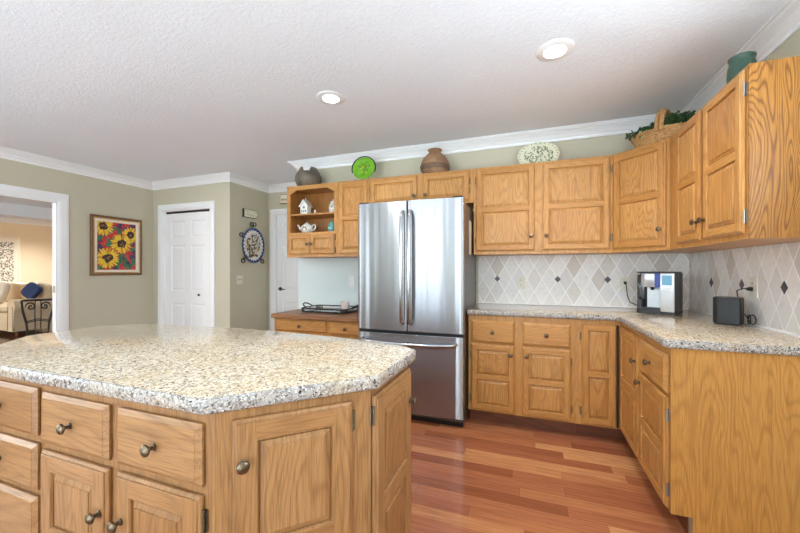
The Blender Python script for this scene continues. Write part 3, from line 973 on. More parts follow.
# local frame: front at y=-.13, width .29
f = MB().box(-.135, .150, .02, .135, .022, .300, 0, .008).box(.0525, .150, -.106, .03, .022, .298, 0, .004)
f.build('body', M['charcoal'], cm, True)
f = MB().prism(round_poly([(-.125, -.125), (.055, -.125), (.055, .02), (-.125, .02)], [.04, .01, .0, .0]), .0, .038, 0, None, .004)
f.box(.0, .150, -.11, .135, 0.0, .020, 0, .004).box(-.135, .0, .02, .135, 0, .021, 0, .004)
f.build('base', M['dark'], cm)
f = MB()
for k in range(7):
    f.box(-.105, .040, -.112 + k * .017, -.105 + k * .017, .0385, .041)
f.build('drip_tray', M['charcoal'], cm)
f = MB().prism(round_poly([(-.095, -.115), (.012, -.115), (.012, .0195), (-.095, .0195)], [.05, .004, 0, 0], 7), .195, .295, 0, None, .006)
f.build('brew_head', M['silver_plastic'], cm, True, 50)
f = MB().box(.0125, .052, -.116, .0195, .195, .293, 0, .004)
f.build('pod_window', M['blue_glow'], cm)
MB().box(-.075, .050, .008, .0198, .040, .194).build('splash_panel', M['silver_light'], cm)
MB().lathe([(.012, .172), (.016, .194)], (-.02, -.05, 0), 'Z', 16).build('spout', M['dark'], cm)
f = MB().prism(round_poly([(.0525, -.118), (.148, -.118), (.148, -.1065), (.0525, -.1065)], [.004, .006, 0, 0]), .0205, .296, 0, None, .005)
cp = f.build('control_column', M['silver_light'], cm, True, 50)
MB().box(.064, .132, -.1195, -.1178, .212, .282, 0).build('screen', M['screen'], cp)
f = MB()
for i in range(3):
    for jn in range(2):
        f.lathe([(.0075, 0), (.0075, .0012), (.006, .0016)], (.080 + i * .018 + (.0 if jn else 0), -.1178, .190 - jn * .020), '-Y', 12)
f.build('button', M['silver_plastic'], cp)
MB().box(-.134, -.098, -.060, .0195, .100, .285, 0, .008).build('water_tank', M['smoke'], cm, True)
MB().box(-.134, -.098, -.060, .0195, .022, .098, 0, .005).build('tank_base', M['charcoal'], cm)
MB().box(-.125, .145, -.09, .13, .2985, .309, 0, .004).build('lid', M['charcoal'], cm, True)
ol = [local(cm, x, y, z) for x, y, z in [(.775, 3.452, 1.125), (.775, 3.432, 1.122), (.778, 3.425, 1.10), (.785, 3.425, 1.02), (.80, 3.41, .965), (.84, 3.36, .945), (.88, 3.28, .94)]]
co = MB().tube(ol, .004, 8)
co.build('power_cord', M['rubber'], cm, True)

# ------------------------------------------------------------------ black appliance
ap = thing('countertop_appliance', 'small black rounded appliance on the right counter with its cord plugged in', 'appliance', (1.108, 2.610, .9145), R(-33))
ap.scale = (.80, 1.0, .95)
g = round_poly([(-.08, -.055), (.08, -.055), (.08, .055), (-.08, .055)], [.05, .010, .010, .05], 7)
MB().prism(g, .004, .168, 0, None, .006).build('body', M['black_gloss'], ap, True, 40)
MB().prism(offset_poly(g, -.012), .1665, .1705, 0).build('top_panel', M['charcoal'], ap)
MB().prism(offset_poly(g, -.006), .0, .005, 0).build('base', M['dark'], ap)
ol = [(XR - .022, 2.60, 1.125), (XR - .045, 2.60, 1.127), (XR - .055, 2.62, 1.125), (XR - .045, 2.70, 1.11), (XR - .03, 2.72, 1.07), (XR - .03, 2.70, 1.0), (XR - .03, 2.62, .955), (XR - .045, 2.575, .94)]
pl_ = [local(ap, *p) for p in ol]
loop = []
for k in range(40):
    a = k / 39 * 2 * PI * 2.5
    loop.append(local(ap, XR - .055 + .012 * math.sin(a * .5), 2.535 + .024 * math.cos(a), .955 + .026 * math.sin(a)))
MB().tube(pl_, .0035, 8).build('power_cord', M['rubber'], ap, True)
MB().tube(loop, .0035, 6).build('cord_bundle', M['rubber'], ap, True)

# ------------------------------------------------------------------ outlets and switches
def outlet(name, label, loc, rz, kind='outlet', gang=1, mat='almond', plug=False):
    r_ = thing(name, label, 'outlet' if kind == 'outlet' else 'switch', loc, rz)
    w_ = .037 if gang == 1 else .056
    MB().box(-w_, w_, -.006, -.0005, -.060, .060, 0, .002).build('plate', M[mat], r_)
    for k in range(gang):
        x = (k - (gang - 1) / 2) * .046
        if kind == 'outlet':
            for z in ((.021,) if plug else (-.021, .021)):
                f = MB().lathe([(.0165, .006), (.0165, .0075), (.015, .008)], (x, 0, z), '-Y', 16)
                so = f.build('socket', M[mat], r_)
                MB().box(x - .008, x - .005, -.0086, -.0078, z - .003, z + .007).box(x + .005, x + .008, -.0086, -.0078, z - .003, z + .007).build('slot', M['slot'], so)
        else:
            MB().box(x - .005, x + .005, -.014, -.006, -.003, .012, 0, .002).build('toggle', M[mat if mat != 'almond' else 'slot'], r_)
    return r_
outlet('wall_outlet', 'almond wall outlet on the back tiles nearest the refrigerator', (-.062, YB - .009, 1.118), 0)
o1 = outlet('wall_outlet', 'wall outlet on the back tiles with the coffee maker plugged in', (.775, YB - .009, 1.112), 0, plug=True)
o2 = outlet('wall_outlet', 'wall outlet on the right wall tiles above the black appliance', (XR - .009, 2.60, 1.135), R(-90), plug=True)
for ob, par in ((cm, (.775, YB - .018, 1.125)), (ap, (XR - .018, 2.60, 1.125))):
    p = local(ob, *par)
    d = local(ob, par[0] - (.028 if ob is ap else 0), par[1] - (0 if ob is ap else .028), par[2])
    MB().tube([p, p * .5 + d * .5, d], [.013, .013, .006], 10).build('plug', M['rubber'], ob, True)
outlet('light_switch', 'double light switch plate below the oval platter on the hall wall', (XS + .0005, 3.735, 1.10), R(90), 'switch', 2)
outlet('light_switch', 'white switch plate on the pale blue wall above the desk top', (-1.84, YB - .0005, 1.107), 0, 'switch', 1, 'white_plastic')

# ------------------------------------------------------------------ ceiling lights
def can(label, x, y, power=36, group='recessed ceiling lights'):
    r_ = thing('recessed_light', label, 'ceiling light', (x, y, ZC), 0, group)
    MB().lathe([(.058, -.001), (.062, -.010), (.090, -.010), (.104, -.004), (.105, -.0005)], (0, 0, 0), 'Z', 32, 0, 1, 1, False).build('bezel', M['white'], r_, True)
    MB().lathe([(.0575, -.0012), (.045, -.006), (.020, -.008), (.001, -.0085)], (0, 0, 0), 'Z', 28, 0, 1, 1, True).build('lens', M['lens'], r_, True)
    l = bpy.data.lights.new('lamp', 'SPOT'); l.energy = power; l.color = (1, .985, .96); l.shadow_soft_size = .05
    l.spot_size = R(150); l.spot_blend = .8
    o = bpy.data.objects.new('lamp', l); COL.objects.link(o); o.parent = r_; o.location = (0, 0, -.02)
    return r_
can('lit recessed ceiling light nearest the right wall', .145, 2.196)
can('lit recessed ceiling light in the middle of the kitchen ceiling, left of the other', -1.36, 2.24)
can('lit recessed ceiling light in the living room beyond the doorway', -10.55, 4.85, 260)

# ------------------------------------------------------------------ decor on top of the cabinets
def noisy(name, cols, scale=14, rough=0.6, detail=3):
    t = NT(name)
    n = t.noise(t.obj(), scale, detail, .6)
    k = len(cols)
    t.set(Base_Color=t.ramp(n, [(.3 + .4 * i / max(1, k - 1), lin(*c)) for i, c in enumerate(cols)]), Roughness=rough)
    return t.m
M['pot_grey'] = noisy('grey_brown_pottery', [(78, 70, 60), (108, 98, 84), (130, 118, 100)], 10)
M['terra'] = noisy('terracotta_clay', [(128, 96, 70), (150, 114, 84), (168, 132, 100)], 12)
M['terra_band'] = noisy('dark_clay_band', [(98, 74, 58), (128, 98, 76)], 40)
M['green_glaze'] = noisy('bright_green_glaze', [(88, 150, 28), (112, 176, 40), (140, 196, 64)], 8, .15)
M['yellow_glaze'] = noisy('yellow_glaze', [(196, 170, 60), (214, 190, 90)], 20, .2)
M['red_glaze'] = noisy('brown_red_glaze', [(120, 62, 30), (150, 84, 40)], 20, .2)
M['cream_glaze'] = noisy('cream_glaze', [(224, 222, 192), (234, 232, 208)], 10, .25)
M['olive_glaze'] = noisy('olive_flower_glaze', [(104, 116, 92), (140, 148, 118)], 40, .3)
M['dk_green_pot'] = noisy('dark_green_glaze', [(52, 78, 66), (66, 94, 80)], 10, .38)
M['wicker'] = noisy('wicker', [(150, 106, 60), (190, 144, 90), (214, 172, 118)], 60)
M['leaf'] = noisy('dark_leaf', [(34, 62, 30), (54, 88, 44), (78, 112, 60)], 30, .5)
M['white_glaze'] = noisy('white_glaze', [(232, 230, 224), (242, 240, 236)], 10, .2)
M['teal_glaze'] = noisy('teal_glaze', [(84, 148, 146), (120, 178, 172)], 20, .25)
M['blue_glaze'] = noisy('cobalt_glaze', [(38, 56, 110), (60, 84, 140)], 30, .25)
M['brown_glaze'] = noisy('brown_flower_glaze', [(84, 58, 40), (120, 88, 58)], 50, .35)
ZT = ZU1 + .0005
# grey pot with notched rim
pt = thing('clay_pot', 'grey brown clay pot with notched rim on top of the open shelf cabinet', 'pot', (-2.29, 3.30, ZT))
prof = [(.085, 0), (.125, .035), (.145, .085), (.142, .13), (.120, .18), (.098, .215), (.094, .225), (.086, .222), (.09, .18), (.10, .12)]
f = MB(); seg = 36; rings = []
for r_, h_ in prof:
    ring = []
    for k in range(seg):
        a = 2 * PI * k / seg
        notch = 1.0
        dz = 0
        d_a = min(abs(a - 1.62 * PI), 2 * PI - abs(a - 1.62 * PI)); d_b = min(abs(a - .62 * PI), 2 * PI - abs(a - .62 * PI))
        if h_ > .17:
            for dd in (d_a, d_b):
                if dd < .42: dz = -min(.045, (h_ - .165) * .9)
        ring.append((r_ * math.cos(a), r_ * math.sin(a), h_ + dz))
    rings.append(ring)
f.loops(rings, 0, True, False)
f.build('body', M['pot_grey'], pt, True, 60)
MB().lathe([(.102, .118), (.001, .117)], (0, 0, 0), 'Z', 24, 0, 1, 1, False).build('inside', M['slot'], pt)
# green plate on stand
pr = thing('decorative_plate', 'bright green painted plate on a dark stand above the narrow cabinet', 'plate', (-1.59, 3.27, ZT), R(8))
tilt = Matrix.Translation((0, 0, .145)) @ Matrix.Rotation(R(-12), 4, 'X')
f = MB().lathe([(.120, .014), (.118, .020), (.110, .021), (.085, .010), (.078, .007), (.001, .007)], (0, 0, 0), '-Y', 36, 0, 1, 1, False)
f.lathe([(.120, .014), (.08, .0), (.001, 0)], (0, 0, 0), '-Y', 36, 0, 1, 1, False)
f.xform(tilt); pb = f.build('dish', M['green_glaze'], pr, True, 50)
f = MB()
for k in range(12):
    a = k * 2.4; r_ = .014 + .0048 * k
    f.disc(r_ * math.cos(a), r_ * math.sin(a) + .005, -.0078 - .0001 * k, .012, .007, 10, k % 3, a)
f.xform(tilt); f.build('painted_fruit', [M['red_glaze'], M['yellow_glaze'], M['leaf']], pb)
f = MB().tube([(-.128 + .0 * k, -.02 + .001 * k, .145) for k in range(0)] or [(-.07, -.045, .0), (-.075, -.040, .022), (-.08, .0, .012), (-.06, .06, .004), (0, .075, .12), (.06, .06, .004), (.08, 0, .012), (.075, -.04, .022), (.07, -.045, 0)], .005, 8)
f.tube([(math.cos(a) * .126, -.02 - .2 * 0 + math.sin(a) * .02, .145 + math.sin(a) * .126) for a in [R(200 - k * 220 / 20) for k in range(21)]], .006, 8)
f.xform(Matrix.Identity(4)); f.build('stand', M['iron'], pr, True)
# terracotta jar
jr = thing('clay_jar', 'round terracotta jar with dark patterned band above the refrigerator', 'jar', (-.845, 3.29, ZT))
MB().lathe([(.085, 0), (.112, .02), (.134, .06), (.141, .095), (.132, .135), (.108, .178), (.080, .206), (.060, .224), (.055, .238), (.064, .248), (.070, .252), (.068, .257), (.054, .252), (.046, .23)], (0, 0, 0), 'Z', 40).build('body', M['terra'], jr, True, 60)
MB().lathe([(.1335, .052), (.1385, .062), (.1432, .088), (.1425, .098), (.1405, .1)], (0, 0, 0), 'Z', 40, 0, 1, 1, False).build('patterned_band', M['terra_band'], jr, True)
# oval platter
pp = thing('oval_platter', 'oval cream platter with green flowers leaning above the wide wall cabinet', 'platter', (.085, 3.395, ZT))
pp.scale = (.92, 1.0, .97)
tilt = Matrix.Translation((0, 0, .132)) @ Matrix.Rotation(R(-10), 4, 'X')
f = MB().lathe([(.138, .016), (.139, .020), (.134, .021), (.104, .010), (.096, .008), (.001, .008)], (0, 0, 0), '-Y', 48, 0, 1.38, .94, False)
f.lathe([(.138, .016), (.09, 0), (.001, 0)], (0, 0, 0), '-Y', 48, 0, 1.38, .94, False)
# scalloped rim
f.v = [(x * (1 + .018 * math.cos(12 * math.atan2(z, x / 1.4)) * (1 if math.hypot(x / 1.38, z / .94) > .12 else 0)), y, z * (1 + .018 * math.cos(12 * math.atan2(z, x / 1.4)) * (1 if math.hypot(x / 1.38, z / .94) > .12 else 0))) for x, y, z in f.v]
f.xform(tilt); pb = f.build('dish', M['cream_glaze'], pp, True, 50)
f = MB(); rng = random.Random(3)
for k in range(120):
    a = rng.uniform(0, 2 * PI); r_ = math.sqrt(rng.uniform(.0, .56))
    f.disc(.19 * r_ * math.cos(a), .128 * r_ * math.sin(a), -.0094 - .00002 * k, rng.uniform(.006, .016), rng.uniform(.003, .007), 8, 0, rng.uniform(0, PI))
for k in range(26):
    a = 2 * PI * k / 26
    f.disc(.172 * math.cos(a), .116 * math.sin(a), -.0215, .008, .004, 8, 0, a)
f.xform(tilt); f.build('painted_flowers', M['olive_glaze'], pb)
# basket with greenery
bk = thing('wicker_basket', 'wicker basket with arched handle on top of the corner cabinet', 'basket', (.935, 3.06, ZT), R(-30))
f = MB()
prof = [(.125, 0.0), (.135, .015), (.152, .05), (.166, .085), (.172, .095), (.168, .100), (.158, .09), (.14, .045), (.12, .012)]
seg = 64; rings = []
for i, (r_, h_) in enumerate(prof):
    rings.append([((r_ + .004 * (1 if (k + i) % 2 else -1)) * math.cos(2 * PI * k / seg) * 1.2, (r_ + .004 * (1 if (k + i) % 2 else -1)) * math.sin(2 * PI * k / seg) * .82, h_) for k in range(seg)])
f.loops(rings, 0, True, True)
for h_, r_ in ((.010, .130), (.026, .139), (.042, .147), (.058, .154), (.074, .160), (.088, .167), (.100, .170)):
    ph_ = h_ * 500
    f.tube([((r_ + .005 * math.sin(16 * a + ph_)) * math.cos(a) * 1.2, (r_ + .005 * math.sin(16 * a + ph_)) * math.sin(a) * .82, h_ + .002 * math.cos(9 * a)) for a in [2 * PI * k / 96 for k in range(96)]], .0065, 6, 0, True)
bb = f.build('body', M['wicker'], bk, True, 60)
f = MB()
for s_ in (-.014, .014):
    f.tube([(s_, .150 * math.cos(a) * .95, .08 + .175 * math.sin(a)) for a in [PI * k / 24 for k in range(25)]], .014, 8)
for k in range(30):
    a = PI * (k + 3) / 36
    f.tube([(.028 * math.cos(b_a), .1425 * math.cos(a), .08 + (.175 + .016 * math.sin(b_a)) * math.sin(a)) for b_a in [2 * PI * q / 8 for q in range(8)]], .003, 5, 0, True)
f.build('handle', M['wicker'], bk, True)
gr = thing('greenery', 'dark green artificial leaves piled inside the wicker basket', 'plant', (.935, 3.07, ZT + .03), R(-30))
f = MB(); rng = random.Random(11)
for k in range(900):
    a = rng.uniform(0, 2 * PI); r_ = math.sqrt(rng.random())
    x, y = .225 * r_ * math.cos(a) - .01, .145 * r_ * math.sin(a)
    z = .055 + .125 * (1 - r_ ** 2 * .55) * rng.uniform(.45, 1.0) + .025 * math.sin(14 * x)
    m_ = Matrix.Translation((x, y, z)) @ Matrix.Rotation(rng.uniform(0, 2 * PI), 4, 'Z') @ Matrix.Rotation(rng.uniform(-1.2, .9), 4, 'X')
    L_ = rng.uniform(.018, .032); w_ = L_ * .36
    lf = [(0, 0, 0), (w_, L_ * .4, .003), (w_ * .7, L_ * .8, .001), (0, L_ * 1.15, -.004), (-w_ * .7, L_ * .8, .001), (-w_, L_ * .4, .003), (0, L_ * .5, -.002)]
    f.add([m_ @ Vector(p) for p in lf], [(0, 1, 6), (1, 2, 6), (2, 3, 6), (3, 4, 6), (4, 5, 6), (5, 0, 6)])
for k in range(16):
    a = rng.uniform(0, 2 * PI); r_ = rng.uniform(.02, .12)
    f.tube([(.02 * math.cos(a), .02 * math.sin(a), .01), (r_ * math.cos(a) * .7, r_ * math.sin(a) * .6, .08), (r_ * math.cos(a) * 1.2, r_ * math.sin(a) * .9, .13)], .002, 5)
f.build('foliage', M['leaf'], gr)
# green crock
gp = thing('crock', 'dark green crock with rolled rim on top of the right wall cabinet', 'crock', (1.035, 2.30, ZT))
gp.scale = (.74, .74, .93)
MB().lathe([(.052, 0), (.064, .012), (.076, .06), (.080, .11), (.077, .15), (.068, .18), (.066, .19), (.073, .200), (.074, .208), (.070, .212), (.062, .208), (.058, .19), (.062, .15)], (0, 0, 0), 'Z', 40).build('body', M['dk_green_pot'], gp, True, 60)

# ------------------------------------------------------------------ ornaments on the open shelves
SZ1, SZ0 = ZU0 + .4645, ZU0 + .2635
bh = thing('birdhouse', 'white birdhouse ornament on the upper open shelf, left side', 'ornament', (-2.305, 3.27, SZ1))
MB().box(-.045, .045, -.035, .035, .012, .10, 0, .003).build('body', M['white_glaze'], bh)
MB().box(-.058, .058, -.048, .048, 0, .012, 0, .003).build('base', M['white_glaze'], bh)
f = MB().loops([[(-.062, y, .090), (0, y, .172), (.062, y, .090), (.048, y, .090), (0, y, .152), (-.048, y, .090)] for y in (-.05, .05)], 0, True, True)
f.lathe([(.012, .15), (.010, .17), (.004, .178), (.007, .184), (.001, .192)], (0, 0, 0), 'Z', 10)
f.build('roof', M['white_glaze'], bh)
MB().loops([[(-.044, y, .098), (.044, y, .098), (0, y, .148)] for y in (-.034, .034)], 0, True, True).build('gable', M['white_glaze'], bh)
f = MB().disc(0, .085, -.0358, .015, .015, 14)
for x, z in ((-.025, .045), (.0, .045), (.025, .045)):
    f.add([(x - .007, -.0356, z - .015), (x + .007, -.0356, z - .015), (x + .007, -.0356, z + .012), (x - .007, -.0356, z + .012)], [(0, 1, 2, 3)])
f.build('window', M['olive_glaze'], bh)
fg = thing('figurine', 'tiny white figurine beside the birdhouse on the upper shelf', 'ornament', (-2.17, 3.25, SZ1))
MB().lathe([(.014, 0), (.016, .006), (.010, .016), (.012, .024), (.009, .034), (.001, .038)], (0, 0, 0), 'Z', 16).build('body', M['white_glaze'], fg, True, 60)
MB().lathe([(.001, .034), (.008, .038), (.009, .045), (.006, .051), (.001, .053)], (0, 0, 0), 'Z', 16).build('head', M['white_glaze'], fg, True, 60)
lj = thing('floral_jar', 'white flowered ornament jar at the right end of the upper shelf', 'ornament', (-1.955, 3.27, SZ1))
f = MB().lathe([(.035, 0), (.046, .02), (.050, .06), (.040, .10), (.030, .112)], (0, 0, 0), 'Z', 24)
bo = f.build('body', M['white_glaze'], lj, True, 60)
MB().lathe([(.034, .112), (.032, .122), (.018, .135), (.006, .140), (.009, .150), (.001, .156)], (0, 0, 0), 'Z', 20).build('lid', M['white_glaze'], lj, True, 60)
f = MB(); rng = random.Random(5)
for k in range(22):
    a = rng.uniform(PI, 2 * PI); z = rng.uniform(.02, .095)
    rr = .0515
    f.add([(rr * math.cos(a + u), rr * math.sin(a + u), z + w_) for u, w_ in ((-.16, 0), (0, -.007), (.16, 0), (0, .007))], [(0, 1, 2, 3)])
f.build('painted_flowers', M['olive_glaze'], bo)
tp = thing('teapot', 'white flowered teapot on the lower open shelf', 'teapot', (-2.275, 3.25, SZ0))
MB().lathe([(.035, 0), (.040, .006), (.062, .025), (.070, .050), (.060, .078), (.038, .092), (.034, .095)], (0, 0, 0), 'Z', 28, 0, 1.05, .95).build('body', M['white_glaze'], tp, True, 60)
MB().lathe([(.036, .095), (.030, .104), (.012, .110), (.006, .114), (.010, .122), (.001, .128)], (0, 0, 0), 'Z', 20).build('lid', M['white_glaze'], tp, True, 60)
MB().tube([(-.055, 0, .035), (-.085, 0, .05), (-.100, 0, .075), (-.118, 0, .098)], [.018, .014, .010, .008], 12).build('spout', M['white_glaze'], tp, True, 60)
MB().tube([(.060, 0, .075), (.085, 0, .092), (.108, 0, .085), (.112, 0, .06), (.092, 0, .035), (.066, 0, .03)], .0065, 10).build('handle', M['white_glaze'], tp, True, 60)
f = MB(); rng = random.Random(9)
for k in range(16):
    a = rng.uniform(1.15 * PI, 1.85 * PI); z = rng.uniform(.03, .07); rr = .0735
    f.add([(rr * math.cos(a + u), rr * math.sin(a + u) * .95, z + w_) for u, w_ in ((-.12, 0), (0, -.007), (.12, 0), (0, .007))], [(0, 1, 2, 3)], k % 2)
f.build('painted_flowers', [M['red_glaze'], M['leaf']], tp)
tv = thing('teal_vase', 'small teal vase at the right end of the lower open shelf', 'vase', (-1.945, 3.22, SZ0))
MB().lathe([(.025, 0), (.038, .018), (.044, .045), (.036, .075), (.018, .095), (.016, .105), (.022, .112), (.014, .110)], (0, 0, 0), 'Z', 24).build('body', M['teal_glaze'], tv, True, 60)

# ------------------------------------------------------------------ tray and candle on the desk
tr = thing('iron_tray', 'black iron tray with loop handles on the desk top', 'tray', (-1.93, 3.18, .8005))
outline = round_poly([(-.26, -.17), (.26, -.17), (.26, .17), (-.26, .17)], .05)
MB().prism(offset_poly(outline, -.006), .012, .020).build('tray_bottom', M['smoke'], tr)
f = MB().tube([(x, y, .045) for x, y in outline], .006, 8, 0, True).tube([(x, y, .014) for x, y in outline], .006, 8, 0, True)
for k in range(0, 44):
    n_ = len(outline)
    s_ = k / 44 * n_
    i_ = int(s_); fr_ = s_ - i_
    p_ = Vector(outline[i_ % n_]) * (1 - fr_) + Vector(outline[(i_ + 1) % n_]) * fr_
    f.tube([(p_.x, p_.y, .014), (p_.x * 1.01, p_.y * 1.02, .03), (p_.x, p_.y, .045)], .003, 5)
f.build('rim', M['iron'], tr, True)
for s_ in (-1, 1):
    MB().tube([(s_ * .26, -.06, .045), (s_ * .29, -.062, .058), (s_ * .315, -.04, .075), (s_ * .322, 0, .082), (s_ * .315, .04, .075), (s_ * .29, .062, .058), (s_ * .26, .06, .045)], .007, 8).build('handle', M['iron'], tr, True)
for x in (-.2, .2):
    for y in (-.12, .12):
        MB().lathe([(.010, 0), (.010, .008), (.006, .013)], (x, y, 0), 'Z', 10).build('foot', M['iron'], tr)
cd = thing('candle_jar', 'pink candle in a glass jar standing on the iron tray', 'candle', (-1.735, 3.13, .821))
MB().lathe([(.040, 0), (.044, .006), (.045, .06), (.041, .09), (.043, .096), (.039, .096), (.038, .09), (.042, .06), (.041, .008), (.001, .006)], (0, 0, 0), 'Z', 28).build('jar', M['jar_glass'], cd, True, 60)
M['wax'] = noisy('pink_wax', [(226, 184, 170), (236, 200, 186)], 20, .5)
MB().lathe([(.0405, .0085), (.0415, .070), (.001, .071)], (0, 0, 0), 'Z', 24).build('wax', M['wax'], cd, True, 60)
MB().tube([(0, 0, .070), (.001, 0, .083)], .0015, 6).build('wick', M['slot'], cd)

# ------------------------------------------------------------------ framed sunflower painting on the left wall
M['frame_brown'] = noisy('brown_frame_wood', [(96, 62, 34), (128, 88, 50)], 40, .4)
M['frame_gold'] = noisy('gilded_frame', [(160, 122, 66), (196, 160, 98)], 60, .35)
M['linen'] = noisy('linen_liner', [(226, 214, 190), (238, 228, 208)], 120, .8)
def paint(name, cols, sc=60):
    return noisy(name, cols, sc, .55, 4)
M['p_red'] = paint('red_paint', [(150, 34, 34), (196, 54, 48), (210, 84, 66)], 40)
M['p_yel'] = paint('yellow_paint', [(206, 160, 30), (232, 196, 50), (240, 214, 96)])
M['p_org'] = paint('orange_paint', [(196, 126, 28), (216, 156, 40)])
M['p_blk'] = paint('dark_paint', [(40, 26, 24), (66, 40, 34)])
M['p_grn'] = paint('green_paint', [(26, 78, 58), (54, 112, 80), (96, 146, 104)])
M['p_pur'] = paint('purple_paint', [(58, 38, 74), (96, 60, 104)])
pa = thing('framed_painting', 'framed painting of yellow sunflowers on red, hung left of the closet door', 'painting', (XL + .001, (2.776 + 3.389) / 2, 1.55), R(90))
pw, ph2 = .306, .385
MB().rect_loops(-pw, pw, -ph2, ph2, [(0, 0), (0, -.030), (.008, -.036), (.022, -.034), (.026, -.030), (.026, -.0)], 0, False, False).build('frame', M['frame_brown'], pa)
MB().rect_loops(-pw, pw, -ph2, ph2, [(.0265, -.003), (.0265, -.031), (.034, -.034), (.042, -.024), (.042, -.003)], 0, False, False).build('inner_frame', M['frame_gold'], pa)
MB().rect_loops(-pw, pw, -ph2, ph2, [(.0425, -.004), (.0425, -.023), (.072, -.018), (.073, -.004)], 0, False, False).build('liner', M['linen'], pa)
f = MB()
cw, ch = pw - .074, ph2 - .074
f.add([(-cw, -.012, -ch), (cw, -.012, -ch), (cw, -.012, ch), (-cw, -.012, ch)], [(0, 1, 2, 3)], 0)
rng = random.Random(21)
dep = [-.0122]
def blob(cx, cz, rx, rz, m, rot=0, seg=9):
    dep[0] -= .00002
    pts = []
    for k in range(seg):
        a = 2 * PI * k / seg; j_ = rng.uniform(.75, 1.15)
        u, v = rx * j_ * math.cos(a), rz * j_ * math.sin(a)
        x = cx + u * math.cos(rot) - v * math.sin(rot); z = cz + u * math.sin(rot) + v * math.cos(rot)
        pts.append((max(-cw, min(cw, x)), dep[0], max(-ch, min(ch, z))))
    f.add(pts, [tuple(range(seg))], m)
for cx, cz, r_ in ((.03, .27, .04), (.19, .28, .05), (-.19, -.08, .05), (.20, -.14, .05), (.05, .12, .04), (.12, -.24, .05), (-.02, -.29, .04), (.17, .05, .05), (-.2, .06, .03), (.1, .23, .035), (-.21, -.02, .04), (.06, -.16, .035), (.21, -.06, .03)):
    blob(cx, cz, r_, r_ * 1.1, 5)
for cx, cz, rx, rz, ro in ((-.11, .18, .07, .035, .6), (-.04, .09, .055, .03, 1.1), (-.09, .02, .06, .03, .2), (.04, -.16, .03, .09, .1), (.19, -.03, .045, .03, .5), (.14, -.27, .06, .035, .3), (.0, -.24, .03, .06, .2), (-.1, .07, .04, .02, 2.0), (.10, -.20, .018, .08, -.15), (-.06, .22, .06, .03, 1.0), (.08, -.11, .05, .02, 1.3), (.2, -.2, .03, .05, .2), (-.2, .1, .05, .025, .9), (.02, .2, .05, .025, 2.2), (-.2, -.28, .04, .03, .3)):
    blob(cx, cz, rx, rz, 4, ro)
def sunflower(cx, cz, r_):
    for ring, (q, n_) in enumerate(((1.0, 19), (.80, 15))):
        for k in range(n_):
            a = 2 * PI * k / n_ + ring * .2 + rng.uniform(-.1, .1)
            blob(cx + r_ * q * .68 * math.cos(a), cz + r_ * q * .68 * math.sin(a), r_ * .36, r_ * .11, 2 if (k + ring) % 4 == 0 else 1, a, 7)
    blob(cx, cz, r_ * .44, r_ * .44, 3, 0, 14)
    for k in range(9):
        a = rng.uniform(0, 6.28); q = rng.uniform(0, .32)
        blob(cx + r_ * q * math.cos(a), cz + r_ * q * math.sin(a), r_ * .06, r_ * .05, 5 if k % 2 else 2, 0, 6)
sunflower(-.165, .25, .125); sunflower(.165, .16, .115); sunflower(-.115, -.16, .14); sunflower(.05, .035, .135)
f.build('canvas', [M['p_red'], M['p_yel'], M['p_org'], M['p_blk'], M['p_grn'], M['p_pur']], pa)

# ------------------------------------------------------------------ platter, sign, hall sign
op = thing('wall_platter', 'oval blue rimmed platter in a scrolled iron hanger on the hall side wall', 'platter', (XS + .001, 3.965, 1.585), R(90))
op.scale = (1.12, 1.0, 1.03)
f = MB().lathe([(.20, .022), (.202, .028), (.192, .030), (.150, .014), (.001, .012)], (0, 0, 0), '-Y', 48, 0, .95, 1.2, False)
f.lathe([(.20, .022), (.12, .006), (.001, .006)], (0, 0, 0), '-Y', 48, 0, .95, 1.2, False)
pb = f.build('dish', M['white_glaze'], op, True, 50)
f = MB().lathe([(.203, .0265), (.2035, .031), (.186, .0305), (.180, .028)], (0, 0, 0), '-Y', 48, 0, .95, 1.2, False)
for k in range(26):
    a = 2 * PI * k / 26
    f.disc(.176 * .95 * math.cos(a), .176 * 1.2 * math.sin(a), -.0285, .010, .013, 8, 0, a)
f.build('blue_rim', M['blue_glaze'], pb, True)
f = MB(); rng = random.Random(14)
for k in range(130):
    a = rng.uniform(0, 2 * PI); q = math.sqrt(rng.random())
    x, z = .118 * q * math.cos(a), .155 * q * math.sin(a) + .01
    f.disc(x, z, -.0152 - .00003 * k - max(0, (math.hypot(x / .95, z / 1.2) - .1)) * .3, rng.uniform(.008, .020), rng.uniform(.006, .012), 8, rng.choice((0, 0, 0, 0, 1, 2)), rng.uniform(0, PI))
for k in range(10):
    f.disc(rng.uniform(-.07, .07), -.13 - rng.uniform(0, .03), -.021 - .0001 * k, .018, .012, 8, 0, 0)
f.build('painted_bouquet', [M['brown_glaze'], M['olive_glaze'], M['yellow_glaze']], pb)
f = MB()
def ringt(cx, cz, r_, a0=0, a1=2 * PI, y=-.02, n_=16, t_=.006):
    f.tube([(cx + r_ * math.cos(a0 + (a1 - a0) * k / n_), y, cz + r_ * math.sin(a0 + (a1 - a0) * k / n_)) for k in range(n_ + 1)], t_, 6)
ringt(-.026, .292, .026); ringt(.026, .292, .026)
f.tube([(0, -.02, .292), (0, -.02, .245)], .006, 6)
for sx in (-1, 1):
    ringt(sx * .165, -.215, .028)
    f.tube([(sx * .15, -.02, -.19), (sx * .12, -.036, -.165), (sx * .11, -.034, -.15)], .006, 6)
ringt(-.195, .13, .026)
f.tube([(-.18, -.02, .108), (-.165, -.036, .10)], .006, 6)
f.tube([(-.165, -.014, -.19), (0, -.004, -.02), (.165, -.014, -.19)], .004, 6)
f.tube([(0, -.004, -.02), (0, -.004, .25)], .004, 6)
f.build('hanger', M['iron'], op, True)
